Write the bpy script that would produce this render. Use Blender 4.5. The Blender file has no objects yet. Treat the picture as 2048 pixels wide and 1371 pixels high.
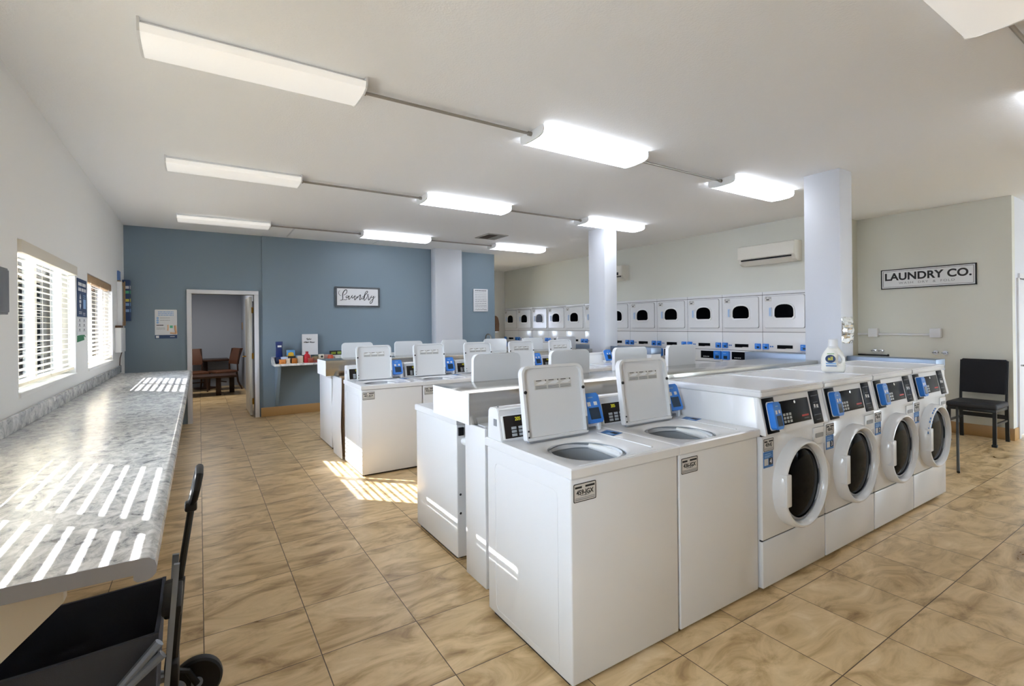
import bpy, bmesh, math, random
from mathutils import Vector, Matrix
random.seed(4)
PI = math.pi
SC = bpy.context.scene
COL = SC.collection
V = Vector

# ------------------------------------------------------------------ materials
def lin(h):
    h = h.lstrip('#')
    o = []
    for i in (0, 2, 4):
        c = int(h[i:i+2], 16)/255
        o.append(c/12.92 if c <= .04045 else ((c+.055)/1.055)**2.4)
    return (*o, 1)

def mat(name, col, rough=.5, metal=0., spec=.5, coat=0., emit=None, estr=0., bump=0., bscale=200., trans=0., ior=1.45, var=0., vscale=6.):
    m = bpy.data.materials.new(name)
    m.use_nodes = True
    nt = m.node_tree
    b = nt.nodes['Principled BSDF']
    c = lin(col) if isinstance(col, str) else (*col, 1)
    b.inputs['Base Color'].default_value = c
    b.inputs['Roughness'].default_value = rough
    b.inputs['Metallic'].default_value = metal
    b.inputs['Specular IOR Level'].default_value = spec
    b.inputs['Coat Weight'].default_value = coat
    b.inputs['Coat Roughness'].default_value = .06
    b.inputs['Transmission Weight'].default_value = trans
    b.inputs['IOR'].default_value = ior
    if emit:
        b.inputs['Emission Color'].default_value = lin(emit)
        b.inputs['Emission Strength'].default_value = estr
    if bump or var:
        tc = nt.nodes.new('ShaderNodeTexCoord')
        n = nt.nodes.new('ShaderNodeTexNoise')
        n.inputs['Scale'].default_value = bscale
        n.inputs['Detail'].default_value = 3
        nt.links.new(tc.outputs['Object'], n.inputs['Vector'])
        if bump:
            bp = nt.nodes.new('ShaderNodeBump')
            bp.inputs['Strength'].default_value = bump
            bp.inputs['Distance'].default_value = .004
            nt.links.new(n.outputs['Fac'], bp.inputs['Height'])
            nt.links.new(bp.outputs['Normal'], b.inputs['Normal'])
        if var:
            n2 = nt.nodes.new('ShaderNodeTexNoise')
            n2.inputs['Scale'].default_value = vscale
            n2.inputs['Detail'].default_value = 5
            nt.links.new(tc.outputs['Object'], n2.inputs['Vector'])
            r = nt.nodes.new('ShaderNodeValToRGB')
            r.color_ramp.elements[0].position = .3
            r.color_ramp.elements[1].position = .7
            r.color_ramp.elements[0].color = tuple(max(0, x*(1-var)) for x in c[:3])+(1,)
            r.color_ramp.elements[1].color = tuple(min(1, x*(1+var*.6)) for x in c[:3])+(1,)
            nt.links.new(n2.outputs['Fac'], r.inputs['Fac'])
            nt.links.new(r.outputs['Color'], b.inputs['Base Color'])
    return m

def floor_material():
    m = bpy.data.materials.new('slate_look_tile')
    m.use_nodes = True
    nt = m.node_tree; L = nt.links.new
    b = nt.nodes['Principled BSDF']
    N = lambda t, **k: nt.nodes.new(t)
    geo = N('ShaderNodeNewGeometry')
    sep = N('ShaderNodeSeparateXYZ'); L(geo.outputs['Position'], sep.inputs[0])
    def mth(op, a, bb=None):
        n = N('ShaderNodeMath'); n.operation = op
        for i, x in enumerate((a, bb)):
            if x is None: continue
            if isinstance(x, (int, float)): n.inputs[i].default_value = x
            else: L(x, n.inputs[i])
        return n.outputs[0]
    P = .4555
    u = mth('DIVIDE', mth('SUBTRACT', sep.outputs['X'], .005), P)
    v = mth('DIVIDE', mth('SUBTRACT', sep.outputs['Y'], .992), P)
    fu, fv = mth('FRACT', u), mth('FRACT', v)
    du = mth('MINIMUM', fu, mth('SUBTRACT', 1, fu))
    dv = mth('MINIMUM', fv, mth('SUBTRACT', 1, fv))
    d = mth('MINIMUM', du, dv)
    line = N('ShaderNodeMapRange'); line.inputs['From Min'].default_value = .0025; line.inputs['From Max'].default_value = .0065
    L(d, line.inputs['Value'])
    cell = N('ShaderNodeCombineXYZ'); L(mth('FLOOR', u), cell.inputs[0]); L(mth('FLOOR', v), cell.inputs[1])
    wn = N('ShaderNodeTexWhiteNoise'); wn.noise_dimensions = '3D'; L(cell.outputs[0], wn.inputs['Vector'])
    off = N('ShaderNodeVectorMath'); off.operation = 'SCALE'; L(wn.outputs['Color'], off.inputs[0]); off.inputs['Scale'].default_value = 40
    add = N('ShaderNodeVectorMath'); L(geo.outputs['Position'], add.inputs[0]); L(off.outputs[0], add.inputs[1])
    mp = N('ShaderNodeMapping'); mp.inputs['Scale'].default_value = (2.1, 5.2, 1); mp.inputs['Rotation'].default_value = (0, 0, .5)
    L(add.outputs[0], mp.inputs['Vector'])
    n1 = N('ShaderNodeTexNoise'); n1.inputs['Scale'].default_value = 1.3; n1.inputs['Detail'].default_value = 9; n1.inputs['Roughness'].default_value = .62; n1.inputs['Distortion'].default_value = 1.1
    L(mp.outputs[0], n1.inputs['Vector'])
    r = N('ShaderNodeValToRGB'); e = r.color_ramp.elements
    e[0].position = .30; e[0].color = lin('#8f714a')
    e[1].position = .76; e[1].color = lin('#efd8b4')
    for p, c in ((.42, '#bb9d70'), (.52, '#d4b78a'), (.62, '#dfc398')):
        q = e.new(p); q.color = lin(c)
    L(n1.outputs['Fac'], r.inputs['Fac'])
    mixc = N('ShaderNodeMix'); mixc.data_type = 'RGBA'
    mixc.inputs['A'].default_value = lin('#4a3622')
    L(line.outputs[0], mixc.inputs['Factor']); L(r.outputs['Color'], mixc.inputs['B'])
    L(mixc.outputs['Result'], b.inputs['Base Color'])
    rr = N('ShaderNodeMapRange'); rr.inputs['To Min'].default_value = .22; rr.inputs['To Max'].default_value = .4
    L(n1.outputs['Fac'], rr.inputs['Value']); L(rr.outputs[0], b.inputs['Roughness'])
    b.inputs['Specular IOR Level'].default_value = .45
    n2 = N('ShaderNodeTexNoise'); n2.inputs['Scale'].default_value = 14; n2.inputs['Detail'].default_value = 6
    L(mp.outputs[0], n2.inputs['Vector'])
    h = mth('ADD', mth('MULTIPLY', n2.outputs['Fac'], .6), mth('MULTIPLY', line.outputs[0], .7))
    bp = N('ShaderNodeBump'); bp.inputs['Strength'].default_value = .22; bp.inputs['Distance'].default_value = .004
    L(h, bp.inputs['Height']); L(bp.outputs['Normal'], b.inputs['Normal'])
    return m

def granite(name, base='#c9cacb', dark='#5c5e63', sc=1., veiny=False):
    m = bpy.data.materials.new(name); m.use_nodes = True
    nt = m.node_tree; L = nt.links.new; b = nt.nodes['Principled BSDF']
    g = nt.nodes.new('ShaderNodeNewGeometry')
    mp = nt.nodes.new('ShaderNodeMapping'); mp.inputs['Scale'].default_value = (sc*1.35, sc*.9, sc); mp.inputs['Rotation'].default_value = (0, 0, -.5)
    L(g.outputs['Position'], mp.inputs['Vector'])
    n = nt.nodes.new('ShaderNodeTexNoise'); n.inputs['Scale'].default_value = 15; n.inputs['Detail'].default_value = 12; n.inputs['Roughness'].default_value = .74; n.inputs['Distortion'].default_value = .7
    L(mp.outputs[0], n.inputs['Vector'])
    r = nt.nodes.new('ShaderNodeValToRGB'); e = r.color_ramp.elements
    e[0].position = .33; e[0].color = lin(dark)
    e[1].position = .6; e[1].color = lin('#e6e6e6')
    q = e.new(.42); q.color = lin('#b0b2b5')
    q = e.new(.5); q.color = lin(base)
    L(n.outputs['Fac'], r.inputs['Fac']); L(r.outputs['Color'], b.inputs['Base Color'])
    b.inputs['Roughness'].default_value = .2
    b.inputs['Specular IOR Level'].default_value = .5
    return m

def brushed(name, col='#b9b7b2', rough=.2, axis=0):
    m = bpy.data.materials.new(name); m.use_nodes = True
    nt = m.node_tree; L = nt.links.new; b = nt.nodes['Principled BSDF']
    b.inputs['Base Color'].default_value = lin(col); b.inputs['Metallic'].default_value = 1
    g = nt.nodes.new('ShaderNodeNewGeometry')
    mp = nt.nodes.new('ShaderNodeMapping'); s = [120, 120, 120]; s[axis] = 1.2
    mp.inputs['Scale'].default_value = s
    L(g.outputs['Position'], mp.inputs['Vector'])
    n = nt.nodes.new('ShaderNodeTexNoise'); n.inputs['Scale'].default_value = 2; n.inputs['Detail'].default_value = 3
    L(mp.outputs[0], n.inputs['Vector'])
    r = nt.nodes.new('ShaderNodeMapRange'); r.inputs['To Min'].default_value = rough*.8; r.inputs['To Max'].default_value = rough*1.3
    L(n.outputs['Fac'], r.inputs['Value']); L(r.outputs[0], b.inputs['Roughness'])
    return m

M = dict(
    wall=mat('white_wall_paint', '#eeeeec', .6, bump=.10, bscale=160),
    wallR=mat('cream_wall_paint', '#d3d3ca', .6, bump=.10, bscale=160),
    ceil=mat('white_ceiling_paint', '#f3f4f5', .75, bump=.5, bscale=90),
    blue=mat('slate_blue_paint', '#788996', .42, bump=.12, bscale=180),
    greyblue=mat('grey_blue_paint', '#a3aab6', .6, bump=.1),
    pillar=mat('pale_grey_paint', '#cfd2d9', .4, bump=.08, bscale=160),
    trim=mat('white_gloss_trim', '#d9dade', .35),
    base=mat('tan_vinyl_base', '#b08a58', .4),
    floor=floor_material(),
    granite=granite('grey_granite_laminate'),
    marble=granite('white_marble_laminate', '#dcdcda', '#777777', .7),
    greyedge=mat('grey_laminate_edge', '#9fa1a8', .4),
    beige=mat('beige_painted_panel', '#d9d0c0', .5),
    white=mat('white_enamel', '#dbdcde', .22, coat=.2),
    white2=mat('white_plastic', '#e2e3e4', .33),
    offw=mat('off_white_plastic', '#dedbd2', .4),
    steel=brushed('brushed_stainless', '#c3c0b8', .17),
    steelf=brushed('satin_stainless_edge', '#c6c0b4', .26),
    steelb=brushed('bluish_stainless', '#8d9aab', .42, 1),
    chrome=mat('chrome', '#cfd0d2', .12, 1.),
    tubs=mat('tub_steel', '#b3b7bc', .4, .2),
    tubring=mat('tub_ring_plastic', '#9aa1aa', .3),
    dark=mat('dark_gap', '#15161a', .6),
    black=mat('black_gloss_panel', '#0d0e12', .3, spec=.06),
    brownblk=mat('smoked_panel', '#221d1a', .3, spec=.3),
    glass=mat('dark_door_glass', '#040507', .08, spec=.03),
    gasket=mat('grey_gasket', '#8b8e93', .3),
    readerblue=mat('card_reader_blue', '#2f7bd6', .35),
    screen=mat('reader_screen', '#25384d', .12),
    key=mat('grey_keys', '#a9adb1', .4),
    digits=mat('led_digits', '#9a9420', .4, emit='#b8b428', estr=.5),
    plate=mat('id_plate_grey', '#c9c7c3', .4),
    ink=mat('black_ink', '#1b1b1d', .6),
    greyink=mat('grey_ink', '#808388', .6),
    red=mat('red_print', '#c23a34', .5),
    stkblue=mat('sticker_blue', '#2d6cae', .4),
    navy=mat('navy_print', '#2f466e', .5),
    paper=mat('white_paper', '#dfe0e2', .6),
    paperblue=mat('pale_blue_print', '#8fb4dc', .6),
    green=mat('green_tape', '#2f8059', .5),
    teal=mat('teal_print', '#57b58d', .5),
    tan=mat('tan_print', '#e0b48a', .5),
    wood=mat('brown_wood', '#5b3f29', .5, var=.3, vscale=9),
    wood2=mat('cork_brown', '#a48765', .7, var=.2, vscale=60),
    darkwood=mat('dark_brown_wood', '#3a2419', .4, var=.3),
    leather=mat('brown_leather', '#5e3b28', .45),
    blkfab=mat('black_fabric', '#4a4e5a', .85, bump=.3, bscale=500),
    blkfab2=mat('charcoal_vinyl', '#26272c', .6, bump=.15, bscale=300),
    blkmet=mat('black_metal', '#17181a', .4),
    blkpl=mat('black_plastic', '#121214', .5),
    greymet=mat('grey_powder_metal', '#8a94a4', .3, .3),
    conduit=mat('grey_conduit', '#9d9892', .4, .5),
    panelgrey=mat('grey_metal_box', '#84868a', .45, .5, var=.15),
    foil=mat('crumpled_foil', '#d7dade', .18, 1.),
    lamp=mat('lamp_diffuser_bright', '#f4f4f0', .3, emit='#eef4ff', estr=4.6),
    lampdim=mat('lamp_diffuser_soft', '#f2f1ee', .3, emit='#fdfbf6', estr=.18),
    slat=mat('blind_slat_white', '#ece8df', .4),
    valance=mat('blind_valance', '#e0d9cb', .45),
    brass=mat('brass', '#b58b3c', .25, 1.),
    gold=mat('gold_label', '#d9cf5a', .4),
    vent=mat('vent_grey', '#9b9790', .5),
    ventdark=mat('vent_dark', '#5d524a', .7),
    asphalt=mat('outdoor_concrete', '#c9c6c2', .8, var=.1),
    outwall=mat('pale_lavender_siding', '#c7c4d4', .7, var=.05),
    outpost=mat('dark_brown_post', '#2a221b', .7),
    sign=mat('sign_white', '#dcdde0', .5),
    signframe=mat('weathered_grey_wood', '#575c61', .6, var=.2, vscale=20),
)
_sn = M['slat'].node_tree; _sb = _sn.nodes['Principled BSDF']; _st = _sn.nodes.new('ShaderNodeBsdfTranslucent'); _st.inputs['Color'].default_value = lin('#f2ead9'); _sm = _sn.nodes.new('ShaderNodeMixShader'); _sm.inputs[0].default_value = .45
_sn.links.new(_sb.outputs[0], _sm.inputs[1]); _sn.links.new(_st.outputs[0], _sm.inputs[2]); _sn.links.new(_sm.outputs[0], _sn.nodes['Material Output'].inputs['Surface'])
WGL = bpy.data.materials.new('window_glass'); WGL.use_nodes = True
_nt = WGL.node_tree; _nt.nodes.remove(_nt.nodes['Principled BSDF'])
_tr = _nt.nodes.new('ShaderNodeBsdfTransparent'); _gl = _nt.nodes.new('ShaderNodeBsdfGlossy'); _gl.inputs['Roughness'].default_value = .02
_fr = _nt.nodes.new('ShaderNodeFresnel'); _fr.inputs['IOR'].default_value = 1.25; _mx = _nt.nodes.new('ShaderNodeMixShader')
_nt.links.new(_fr.outputs[0], _mx.inputs[0]); _nt.links.new(_tr.outputs[0], _mx.inputs[1]); _nt.links.new(_gl.outputs[0], _mx.inputs[2])
_nt.links.new(_mx.outputs[0], _nt.nodes['Material Output'].inputs['Surface'])

# ------------------------------------------------------------------ mesh builder
def rrect(x0, y0, x1, y1, r, seg=5):
    rs = r if isinstance(r, (tuple, list)) else (r,)*4   # corner order: bl, br, tr, tl
    out = []
    for (cx, cy, a0, rr) in ((x0+rs[0], y0+rs[0], PI, rs[0]), (x1-rs[1], y0+rs[1], 1.5*PI, rs[1]), (x1-rs[2], y1-rs[2], 0, rs[2]), (x0+rs[3], y1-rs[3], .5*PI, rs[3])):
        for k in range(seg+1):
            a = a0+.5*PI*k/seg
            out.append((cx+rr*math.cos(a), cy+rr*math.sin(a)))
    return out

class MB:
    def __init__(s): s.bm = bmesh.new(); s.mats = []
    def mi(s, m):
        if m not in s.mats: s.mats.append(m)
        return s.mats.index(m)
    def merge(s, t, m, mtx=None):
        i = s.mi(m); mp = {}
        bmesh.ops.recalc_face_normals(t, faces=t.faces[:])
        for v in t.verts:
            mp[v] = s.bm.verts.new(mtx @ v.co if mtx else v.co)
        for f in t.faces:
            try:
                nf = s.bm.faces.new([mp[v] for v in f.verts]); nf.material_index = i; nf.smooth = True
            except ValueError: pass
        t.free()
        return s
    def box(s, a, b, m, bev=0, seg=2, mtx=None, top=True):
        t = bmesh.new()
        x0, y0, z0 = (min(p, q) for p, q in zip(a, b)); x1, y1, z1 = (max(p, q) for p, q in zip(a, b))
        vs = [t.verts.new(p) for p in ((x0,y0,z0),(x1,y0,z0),(x1,y1,z0),(x0,y1,z0),(x0,y0,z1),(x1,y0,z1),(x1,y1,z1),(x0,y1,z1))]
        for f in ((3,2,1,0),(4,5,6,7),(0,1,5,4),(1,2,6,5),(2,3,7,6),(3,0,4,7)): t.faces.new([vs[i] for i in f])
        if bev: bmesh.ops.bevel(t, geom=t.edges[:], offset=bev, segments=seg, affect='EDGES', profile=.5)
        if not top:
            bmesh.ops.recalc_face_normals(t, faces=t.faces[:])
            bmesh.ops.delete(t, geom=[f for f in t.faces if f.normal.z > .99 and f.calc_center_median().z > z1-.001], context='FACES')
        return s.merge(t, m, mtx)
    def prism(s, pts, ax, a, b, m, bev=0, mtx=None):
        """polygon in the two axes other than ax, extruded along ax from a to b"""
        t = bmesh.new()
        def p3(p, h):
            return {0: (h, p[0], p[1]), 1: (p[0], h, p[1]), 2: (p[0], p[1], h)}[ax]
        A = [t.verts.new(p3(p, a)) for p in pts]; B = [t.verts.new(p3(p, b)) for p in pts]
        n = len(pts); t.faces.new(A); t.faces.new(B[::-1])
        for i in range(n): t.faces.new([A[i], B[i], B[(i+1) % n], A[(i+1) % n]])
        if bev: bmesh.ops.bevel(t, geom=[e for e in t.edges], offset=bev, segments=2, affect='EDGES')
        return s.merge(t, m, mtx)
    def ring(s, outer, inner, ax, a, b, m, mtx=None):
        """plate with a hole: outer and inner loops of the same length"""
        t = bmesh.new()
        def p3(p, h):
            return {0: (h, p[0], p[1]), 1: (p[0], h, p[1]), 2: (p[0], p[1], h)}[ax]
        n = len(outer)
        Q = [[t.verts.new(p3(p, h)) for p in lp] for lp in (outer, inner) for h in (a, b)]
        oa, ob, ia, ib = Q
        for i in range(n):
            j = (i+1) % n
            t.faces.new([oa[i], oa[j], ia[j], ia[i]]); t.faces.new([ob[i], ib[i], ib[j], ob[j]])
            t.faces.new([oa[i], ob[i], ob[j], oa[j]]); t.faces.new([ia[i], ia[j], ib[j], ib[i]])
        return s.merge(t, m, mtx)
    def lathe(s, prof, c, ax, m, n=32, sx=1., mtx=None, a0=0., a1=2*PI, cap=True):
        """profile of (radius, height) turned around axis ax through c"""
        t = bmesh.new(); full = abs(a1-a0-2*PI) < 1e-6; k = n if full else n+1
        rows = []
        for r, h in prof:
            row = []
            for i in range(k):
                a = a0+(a1-a0)*i/n; u, v = r*math.cos(a)*sx, r*math.sin(a)
                d = {0: (h, u, v), 1: (u, h, v), 2: (u, v, h)}[ax]
                row.append(t.verts.new((c[0]+d[0], c[1]+d[1], c[2]+d[2])))
            rows.append(row)
        for q in range(len(rows)-1):
            for i in range(n if full else n):
                j = (i+1) % k if full else i+1
                t.faces.new([rows[q][i], rows[q][j], rows[q+1][j], rows[q+1][i]])
        if full and cap:
            if prof[0][0] > 1e-6: t.faces.new(rows[0])
            if prof[-1][0] > 1e-6: t.faces.new(rows[-1][::-1])
        bmesh.ops.remove_doubles(t, verts=t.verts[:], dist=1e-6)
        return s.merge(t, m, mtx)
    def tube(s, pts, r, m, n=8, mtx=None, closed=False):
        t = bmesh.new(); P = [V(p) for p in pts]; rows = []; L = len(P)
        rr = r if isinstance(r, (list, tuple)) else [r]*L
        up = None
        for i, p in enumerate(P):
            if closed: d = (P[(i+1) % L]-P[i-1]).normalized()
            else: d = ((P[min(i+1, L-1)]-P[max(i-1, 0)])).normalized()
            if up is None:
                up = d.orthogonal().normalized()
            up = (up-d*up.dot(d)).normalized(); w = d.cross(up)
            rows.append([t.verts.new(p+(up*math.cos(2*PI*k/n)+w*math.sin(2*PI*k/n))*rr[i]) for k in range(n)])
        for q in range(L if closed else L-1):
            A, B = rows[q], rows[(q+1) % L]
            for i in range(n): t.faces.new([A[i], A[(i+1) % n], B[(i+1) % n], B[i]])
        if not closed: t.faces.new(rows[0]); t.faces.new(rows[-1][::-1])
        return s.merge(t, m, mtx)
    def cyl(s, p, q, r, m, n=16, mtx=None): return s.tube([p, q], r, m, n, mtx)
    def bar(s, p, q, w, h, m, mtx=None):
        """rectangular bar from p to q"""
        p, q = V(p), V(q); d = (q-p).normalized()
        up = V((0, 0, 1)) if abs(d.z) < .9 else V((0, 1, 0))
        a = d.cross(up).normalized(); b = a.cross(d).normalized(); t = bmesh.new()
        vs = [t.verts.new(o+a*i*w/2+b*j*h/2) for o in (p, q) for i, j in ((-1,-1),(1,-1),(1,1),(-1,1))]
        for f in ((0,1,2,3),(7,6,5,4),(0,4,5,1),(1,5,6,2),(2,6,7,3),(3,7,4,0)): t.faces.new([vs[i] for i in f])
        return s.merge(t, m, mtx)
    def text(s, txt, size, m, mtx, depth=.0008, bold=0., align='CENTER', sx=1., spacing=1.):
        c = bpy.data.curves.new('t', 'FONT'); c.body = txt; c.size = size; c.extrude = depth; c.offset = bold
        c.align_x = align; c.align_y = 'CENTER'; c.space_character = spacing
        o = bpy.data.objects.new('t', c); COL.objects.link(o)
        bpy.context.view_layer.update()
        me = bpy.data.meshes.new_from_object(o.evaluated_get(bpy.context.evaluated_depsgraph_get()))
        t = bmesh.new(); t.from_mesh(me)
        bpy.data.objects.remove(o); bpy.data.curves.remove(c); bpy.data.meshes.remove(me)
        return s.merge(t, m, mtx @ Matrix.Diagonal((sx, 1, 1, 1)))
    def xf(s, mtx): bmesh.ops.transform(s.bm, matrix=mtx, verts=s.bm.verts[:]); return s
    def link(s, name, parent=None, world=False, sharp=35, **kw):
        me = bpy.data.meshes.new(name)
        if world and parent is not None:
            s.bm.transform(Matrix.Translation(-parent.location))
        s.bm.to_mesh(me); s.bm.free()
        for m in s.mats: me.materials.append(m)
        try: me.set_sharp_from_angle(angle=math.radians(sharp))
        except Exception: pass
        o = bpy.data.objects.new(name, me); COL.objects.link(o)
        if parent is not None: o.parent = parent
        for k, v in kw.items(): o[k] = v
        return o

def thing(name, label, cat, loc=(0, 0, 0), rz=0., group=None):
    o = bpy.data.objects.new(name, None); COL.objects.link(o)
    o.empty_display_size = .1
    o.location = loc; o.rotation_euler = (0, 0, rz); o['label'] = label; o['category'] = cat
    if group: o['group'] = group
    return o
def tag(o, label, cat, group=None):
    o['label'] = label; o['category'] = cat
    if group: o['group'] = group
    return o
def struct(mb, name): return mb.link(name, kind='structure')
def dup(root, loc, rz, label, group=None, skip=()):
    def cp(o, par):
        c = o.copy(); COL.objects.link(c)
        if par is not None: c.parent = par
        for ch in o.children:
            if ch.name.split('.')[0] not in skip: cp(ch, c)
        return c
    r = cp(root, None); r.location = loc; r.rotation_euler = (0, 0, rz); r['label'] = label
    if group: r['group'] = group
    return r
# matrices that lay text (drawn in XY, facing +Z) on a wall
def face(loc, n, tilt=0.):
    """text plane at loc whose front looks along n ('-y', '+x', '-x', '+z')"""
    R = {'-y': Matrix(((1,0,0),(0,0,-1),(0,1,0))), '-x': Matrix(((0,0,-1),(-1,0,0),(0,1,0))), '+x': Matrix(((0,0,1),(1,0,0),(0,1,0))), '+z': Matrix.Identity(3)}[n]
    return Matrix.Translation(loc) @ R.to_4x4()

XL, YB, ZC, XR, XS, YS = -.94, 9.22, 3.05, 7.45, 8.5, 1.74
# ------------------------------------------------------------------ room shell
YF, XH = -3.2, 11.5
struct(MB().box((-1.15, YF-.2, -.12), (12, 15.2, 0), M['floor']), 'floor')
struct(MB().box((-1.15, YF-.2, ZC), (12, 12.2, ZC+.15), M['ceil']), 'ceiling')
WIN = [(1.94, 3.59), (4.17, 5.82), (6.40, 8.05)]
WZ0, WZ1 = 1.10, 2.07
WIN_ADDED = (-.29, .7)  # added window out of view, sized for the daylight it lets in
mb = MB(); y = YF-.2
for a, b in [WIN_ADDED]+WIN:
    mb.box((XL-.16, y, 0), (XL, a, ZC), M['wall']); y = b
    mb.box((XL-.16, a, 0), (XL, b, WZ0), M['wall']); mb.box((XL-.16, a, WZ1), (XL, b, ZC), M['wall'])
mb.box((XL-.16, y, 0), (XL, YB+.12, ZC), M['wall'])
struct(mb, 'wall_left')
# blue back wall with the doorway
DX0, DX1, DZ = -.10, .775, 2.05
mb = MB()
mb.box((XL, YB, 0), (DX0, YB+.12, ZC), M['blue']); mb.box((DX1, YB, 0), (.905, YB+.12, ZC), M['blue'])
mb.box((DX0, YB, DZ), (DX1, YB+.12, ZC), M['blue'])
mb.box((.9, YB-.025, 0), (5.45, YB+.12, ZC), M['blue'])
struct(mb, 'wall_back')
struct(MB().box((3.96, 8.98, 0), (4.55, YB-.026, ZC), M['pillar'], .004), 'pillar')
struct(MB().box((5.44, 2.345, 0), (5.70, 2.69, ZC), M['pillar'], .004), 'pillar')
struct(MB().box((5.44, 5.735, 0), (5.705, 6.11, ZC), M['pillar'], .004), 'pillar')
# alcove behind the blue wall, dryer wall, sign wall, hall
mb = MB(); mb.box((4.2, YB+.12, 0), (4.32, 12.1, ZC), M['wall'])
struct(mb, 'wall_alcove')
mb = MB()
mb.box((4.2, 12, 0), (5.2, 12.12, ZC), M['wall']); mb.box((6.0, 12, 0), (8.6, 12.12, ZC), M['wall'])
mb.box((5.2, 12, 0), (6.0, 12.12, 1.2), M['wall']); mb.box((5.2, 12, 2.0), (6.0, 12.12, ZC), M['wall'])
struct(mb, 'wall_far')
mb = MB()
mb.box((XR, 3.43, 0), (XR+.12, 12, ZC), M['wallR'])
mb.box((XR+.12, 3.43, 0), (XS+.12, 3.55, ZC), M['wallR'])
struct(mb, 'wall_right')
mb = MB()
mb.box((XS, YS, 0), (XS+.12, 3.43, ZC), M['wallR'])
struct(mb, 'wall_sign')
D2A, D2B, D2Z = 8.74, 9.65, 2.03
mb = MB()
mb.box((XS+.12, YS, 0), (D2A, YS+.12, ZC), M['pillar']); mb.box((D2B, YS, 0), (XH, YS+.12, ZC), M['pillar'])
mb.box((D2A, YS, D2Z), (D2B, YS+.12, ZC), M['pillar'])
struct(mb, 'wall_hall')
struct(MB().box((XH, YF, 0), (XH+.12, YS+.12, ZC), M['wall']), 'wall_east')
# storefront wall behind the camera
mb = MB(); z0, z1 = .06, 2.4; x = XL-.16
for a, b in ((9.0, 10.4),):
    mb.box((x, YF-.16, 0), (a, YF, ZC), M['wall']); x = b
    mb.box((a, YF-.16, 0), (b, YF, z0), M['wall']); mb.box((a, YF-.16, z1), (b, YF, ZC), M['wall'])
mb.box((x, YF-.16, 0), (XH+.12, YF, ZC), M['wall'])
struct(mb, 'wall_front')
# baseboards
mb = MB(); mb.box((.862, YB-.037, 0), (3.96, YB-.025, .152), M['base'], .002); mb.box((4.55, YB-.037, 0), (5.44, YB-.025, .152), M['base'], .002)
struct(mb, 'baseboard_back')
struct(MB().box((XS-.012, YS-.012, 0), (XS, 3.42, .15), M['base'], .002).box((XS, YS-.012, 0), (D2A-.06, YS, .15), M['base'], .002), 'baseboard_right')
# door casing of the doorway with the open door beyond
mb = MB()
mb.box((DX0-.065, YB-.045, 0), (DX0, YB+.165, DZ), M['trim'], .004); mb.box((DX1, YB-.045, 0), (DX1+.065, YB+.165, DZ), M['trim'], .004)
mb.box((DX0-.065, YB-.045, DZ), (DX1+.065, YB+.165, 2.115), M['trim'], .004)
d1 = struct(mb, 'door_1')
# leaf, swung open into the other room
lf = MB(); lf.box((.715, YB+.18, .015), (.755, YB+1.02, 2.03), M['offw'], .003)
for z in (.25, 1.02, 1.8): lf.box((.748, YB+.15, z-.05), (.778, YB+.2, z+.05), M['brass'])
lf = lf.link('door_leaf', d1)
h = MB(); h.cyl((.72, YB+.93, .98), (.665, YB+.93, .98), .012, M['brass'], 10); h.tube([(.668, YB+.94, .98), (.662, YB+.85, .98), (.66, YB+.82, .975)], .009, M['brass']); h.link('door_handle', lf)
# ---- second room through the doorway
mb = MB(); mb.box((-1.15, 14.75, 0), (.95, 14.87, 2.6), M['greyblue']); mb.box((-1.15, YB+.12, 0), (-1.03, 14.75, 2.6), M['greyblue'])
struct(mb, 'wall_lounge')
mb = MB()
ys = [(YB+.12, 10.6), (11.5, 12.0), (12.9, 14.87)]
for a, b in ys: mb.box((.93, a, 0), (1.05, b, 2.6), M['greyblue'])
for a, b in ((10.6, 11.5), (12.0, 12.9)): mb.box((.93, a, 2.05), (1.05, b, 2.6), M['greyblue'])
struct(mb, 'wall_lounge_right')
for a, b in ((10.6, 11.5), (12.0, 12.9)):
    d = MB(); d.box((.985, a, .01), (1.02, b, 2.05), mat('dark_green_door', '#4b5652', .4)); d = struct(d, 'door_3')
    MB().cyl((.99, b-.1, .95), (.95, b-.1, .95), .02, M['brass']).link('door_knob', d)
struct(MB().box((-1.15, YB+.12, 2.55), (1.1, 14.87, 2.65), M['ceil']), 'ceiling_lounge')
sw = thing('wall_switch', 'small tan wall switch plate on the wall of the room through the doorway', 'light switch', (.925, 14.2, 1.55))
MB().box((-.012, -.05, -.09), (.004, .05, .09), M['wood2'], .003).link('cover_plate', sw)

def side_chair(name, loc, rz, label, seatmat, backmat):
    t = thing(name, label, 'chair', loc, rz)
    MB().box((-.24, -.23, .42), (.24, .25, .48), seatmat, .02).link('seat', t)
    bk = MB(); n = 8
    for i in range(n):
        z0, z1 = .62+i*.048, .62+(i+1)*.048
        y0 = .24+.10*((i/n)**1.6); y1 = .24+.10*(((i+1)/n)**1.6)
        bk.prism([(y0, z0), (y0+.05, z0), (y1+.05, z1), (y1, z1)], 0, -.22, .22, backmat)
    bk.link('backrest', t)
    for sx in (-1, 1):
        MB().tube([(sx*.215, .26, .45), (sx*.215, .255, .62), (sx*.215, .33, 1.0)], .02, M['darkwood']).link('back_post', t)
        MB().tube([(sx*.20, -.20, .43), (sx*.205, -.215, 0)], [.026, .018], M['darkwood']).link('leg', t)
        MB().tube([(sx*.20, .24, .45), (sx*.205, .27, .2), (sx*.21, .36, 0)], [.026, .022, .018], M['darkwood']).link('leg', t)
    MB().box((-.2, -.01, .2), (.2, .01, .225), M['darkwood']).link('stretcher', t)
    return t
side_chair('side_chair', (.46, 13.75, 0), -1.2, 'brown dining chair with curved back at the right of the lounge table', M['leather'], M['leather'])
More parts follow.
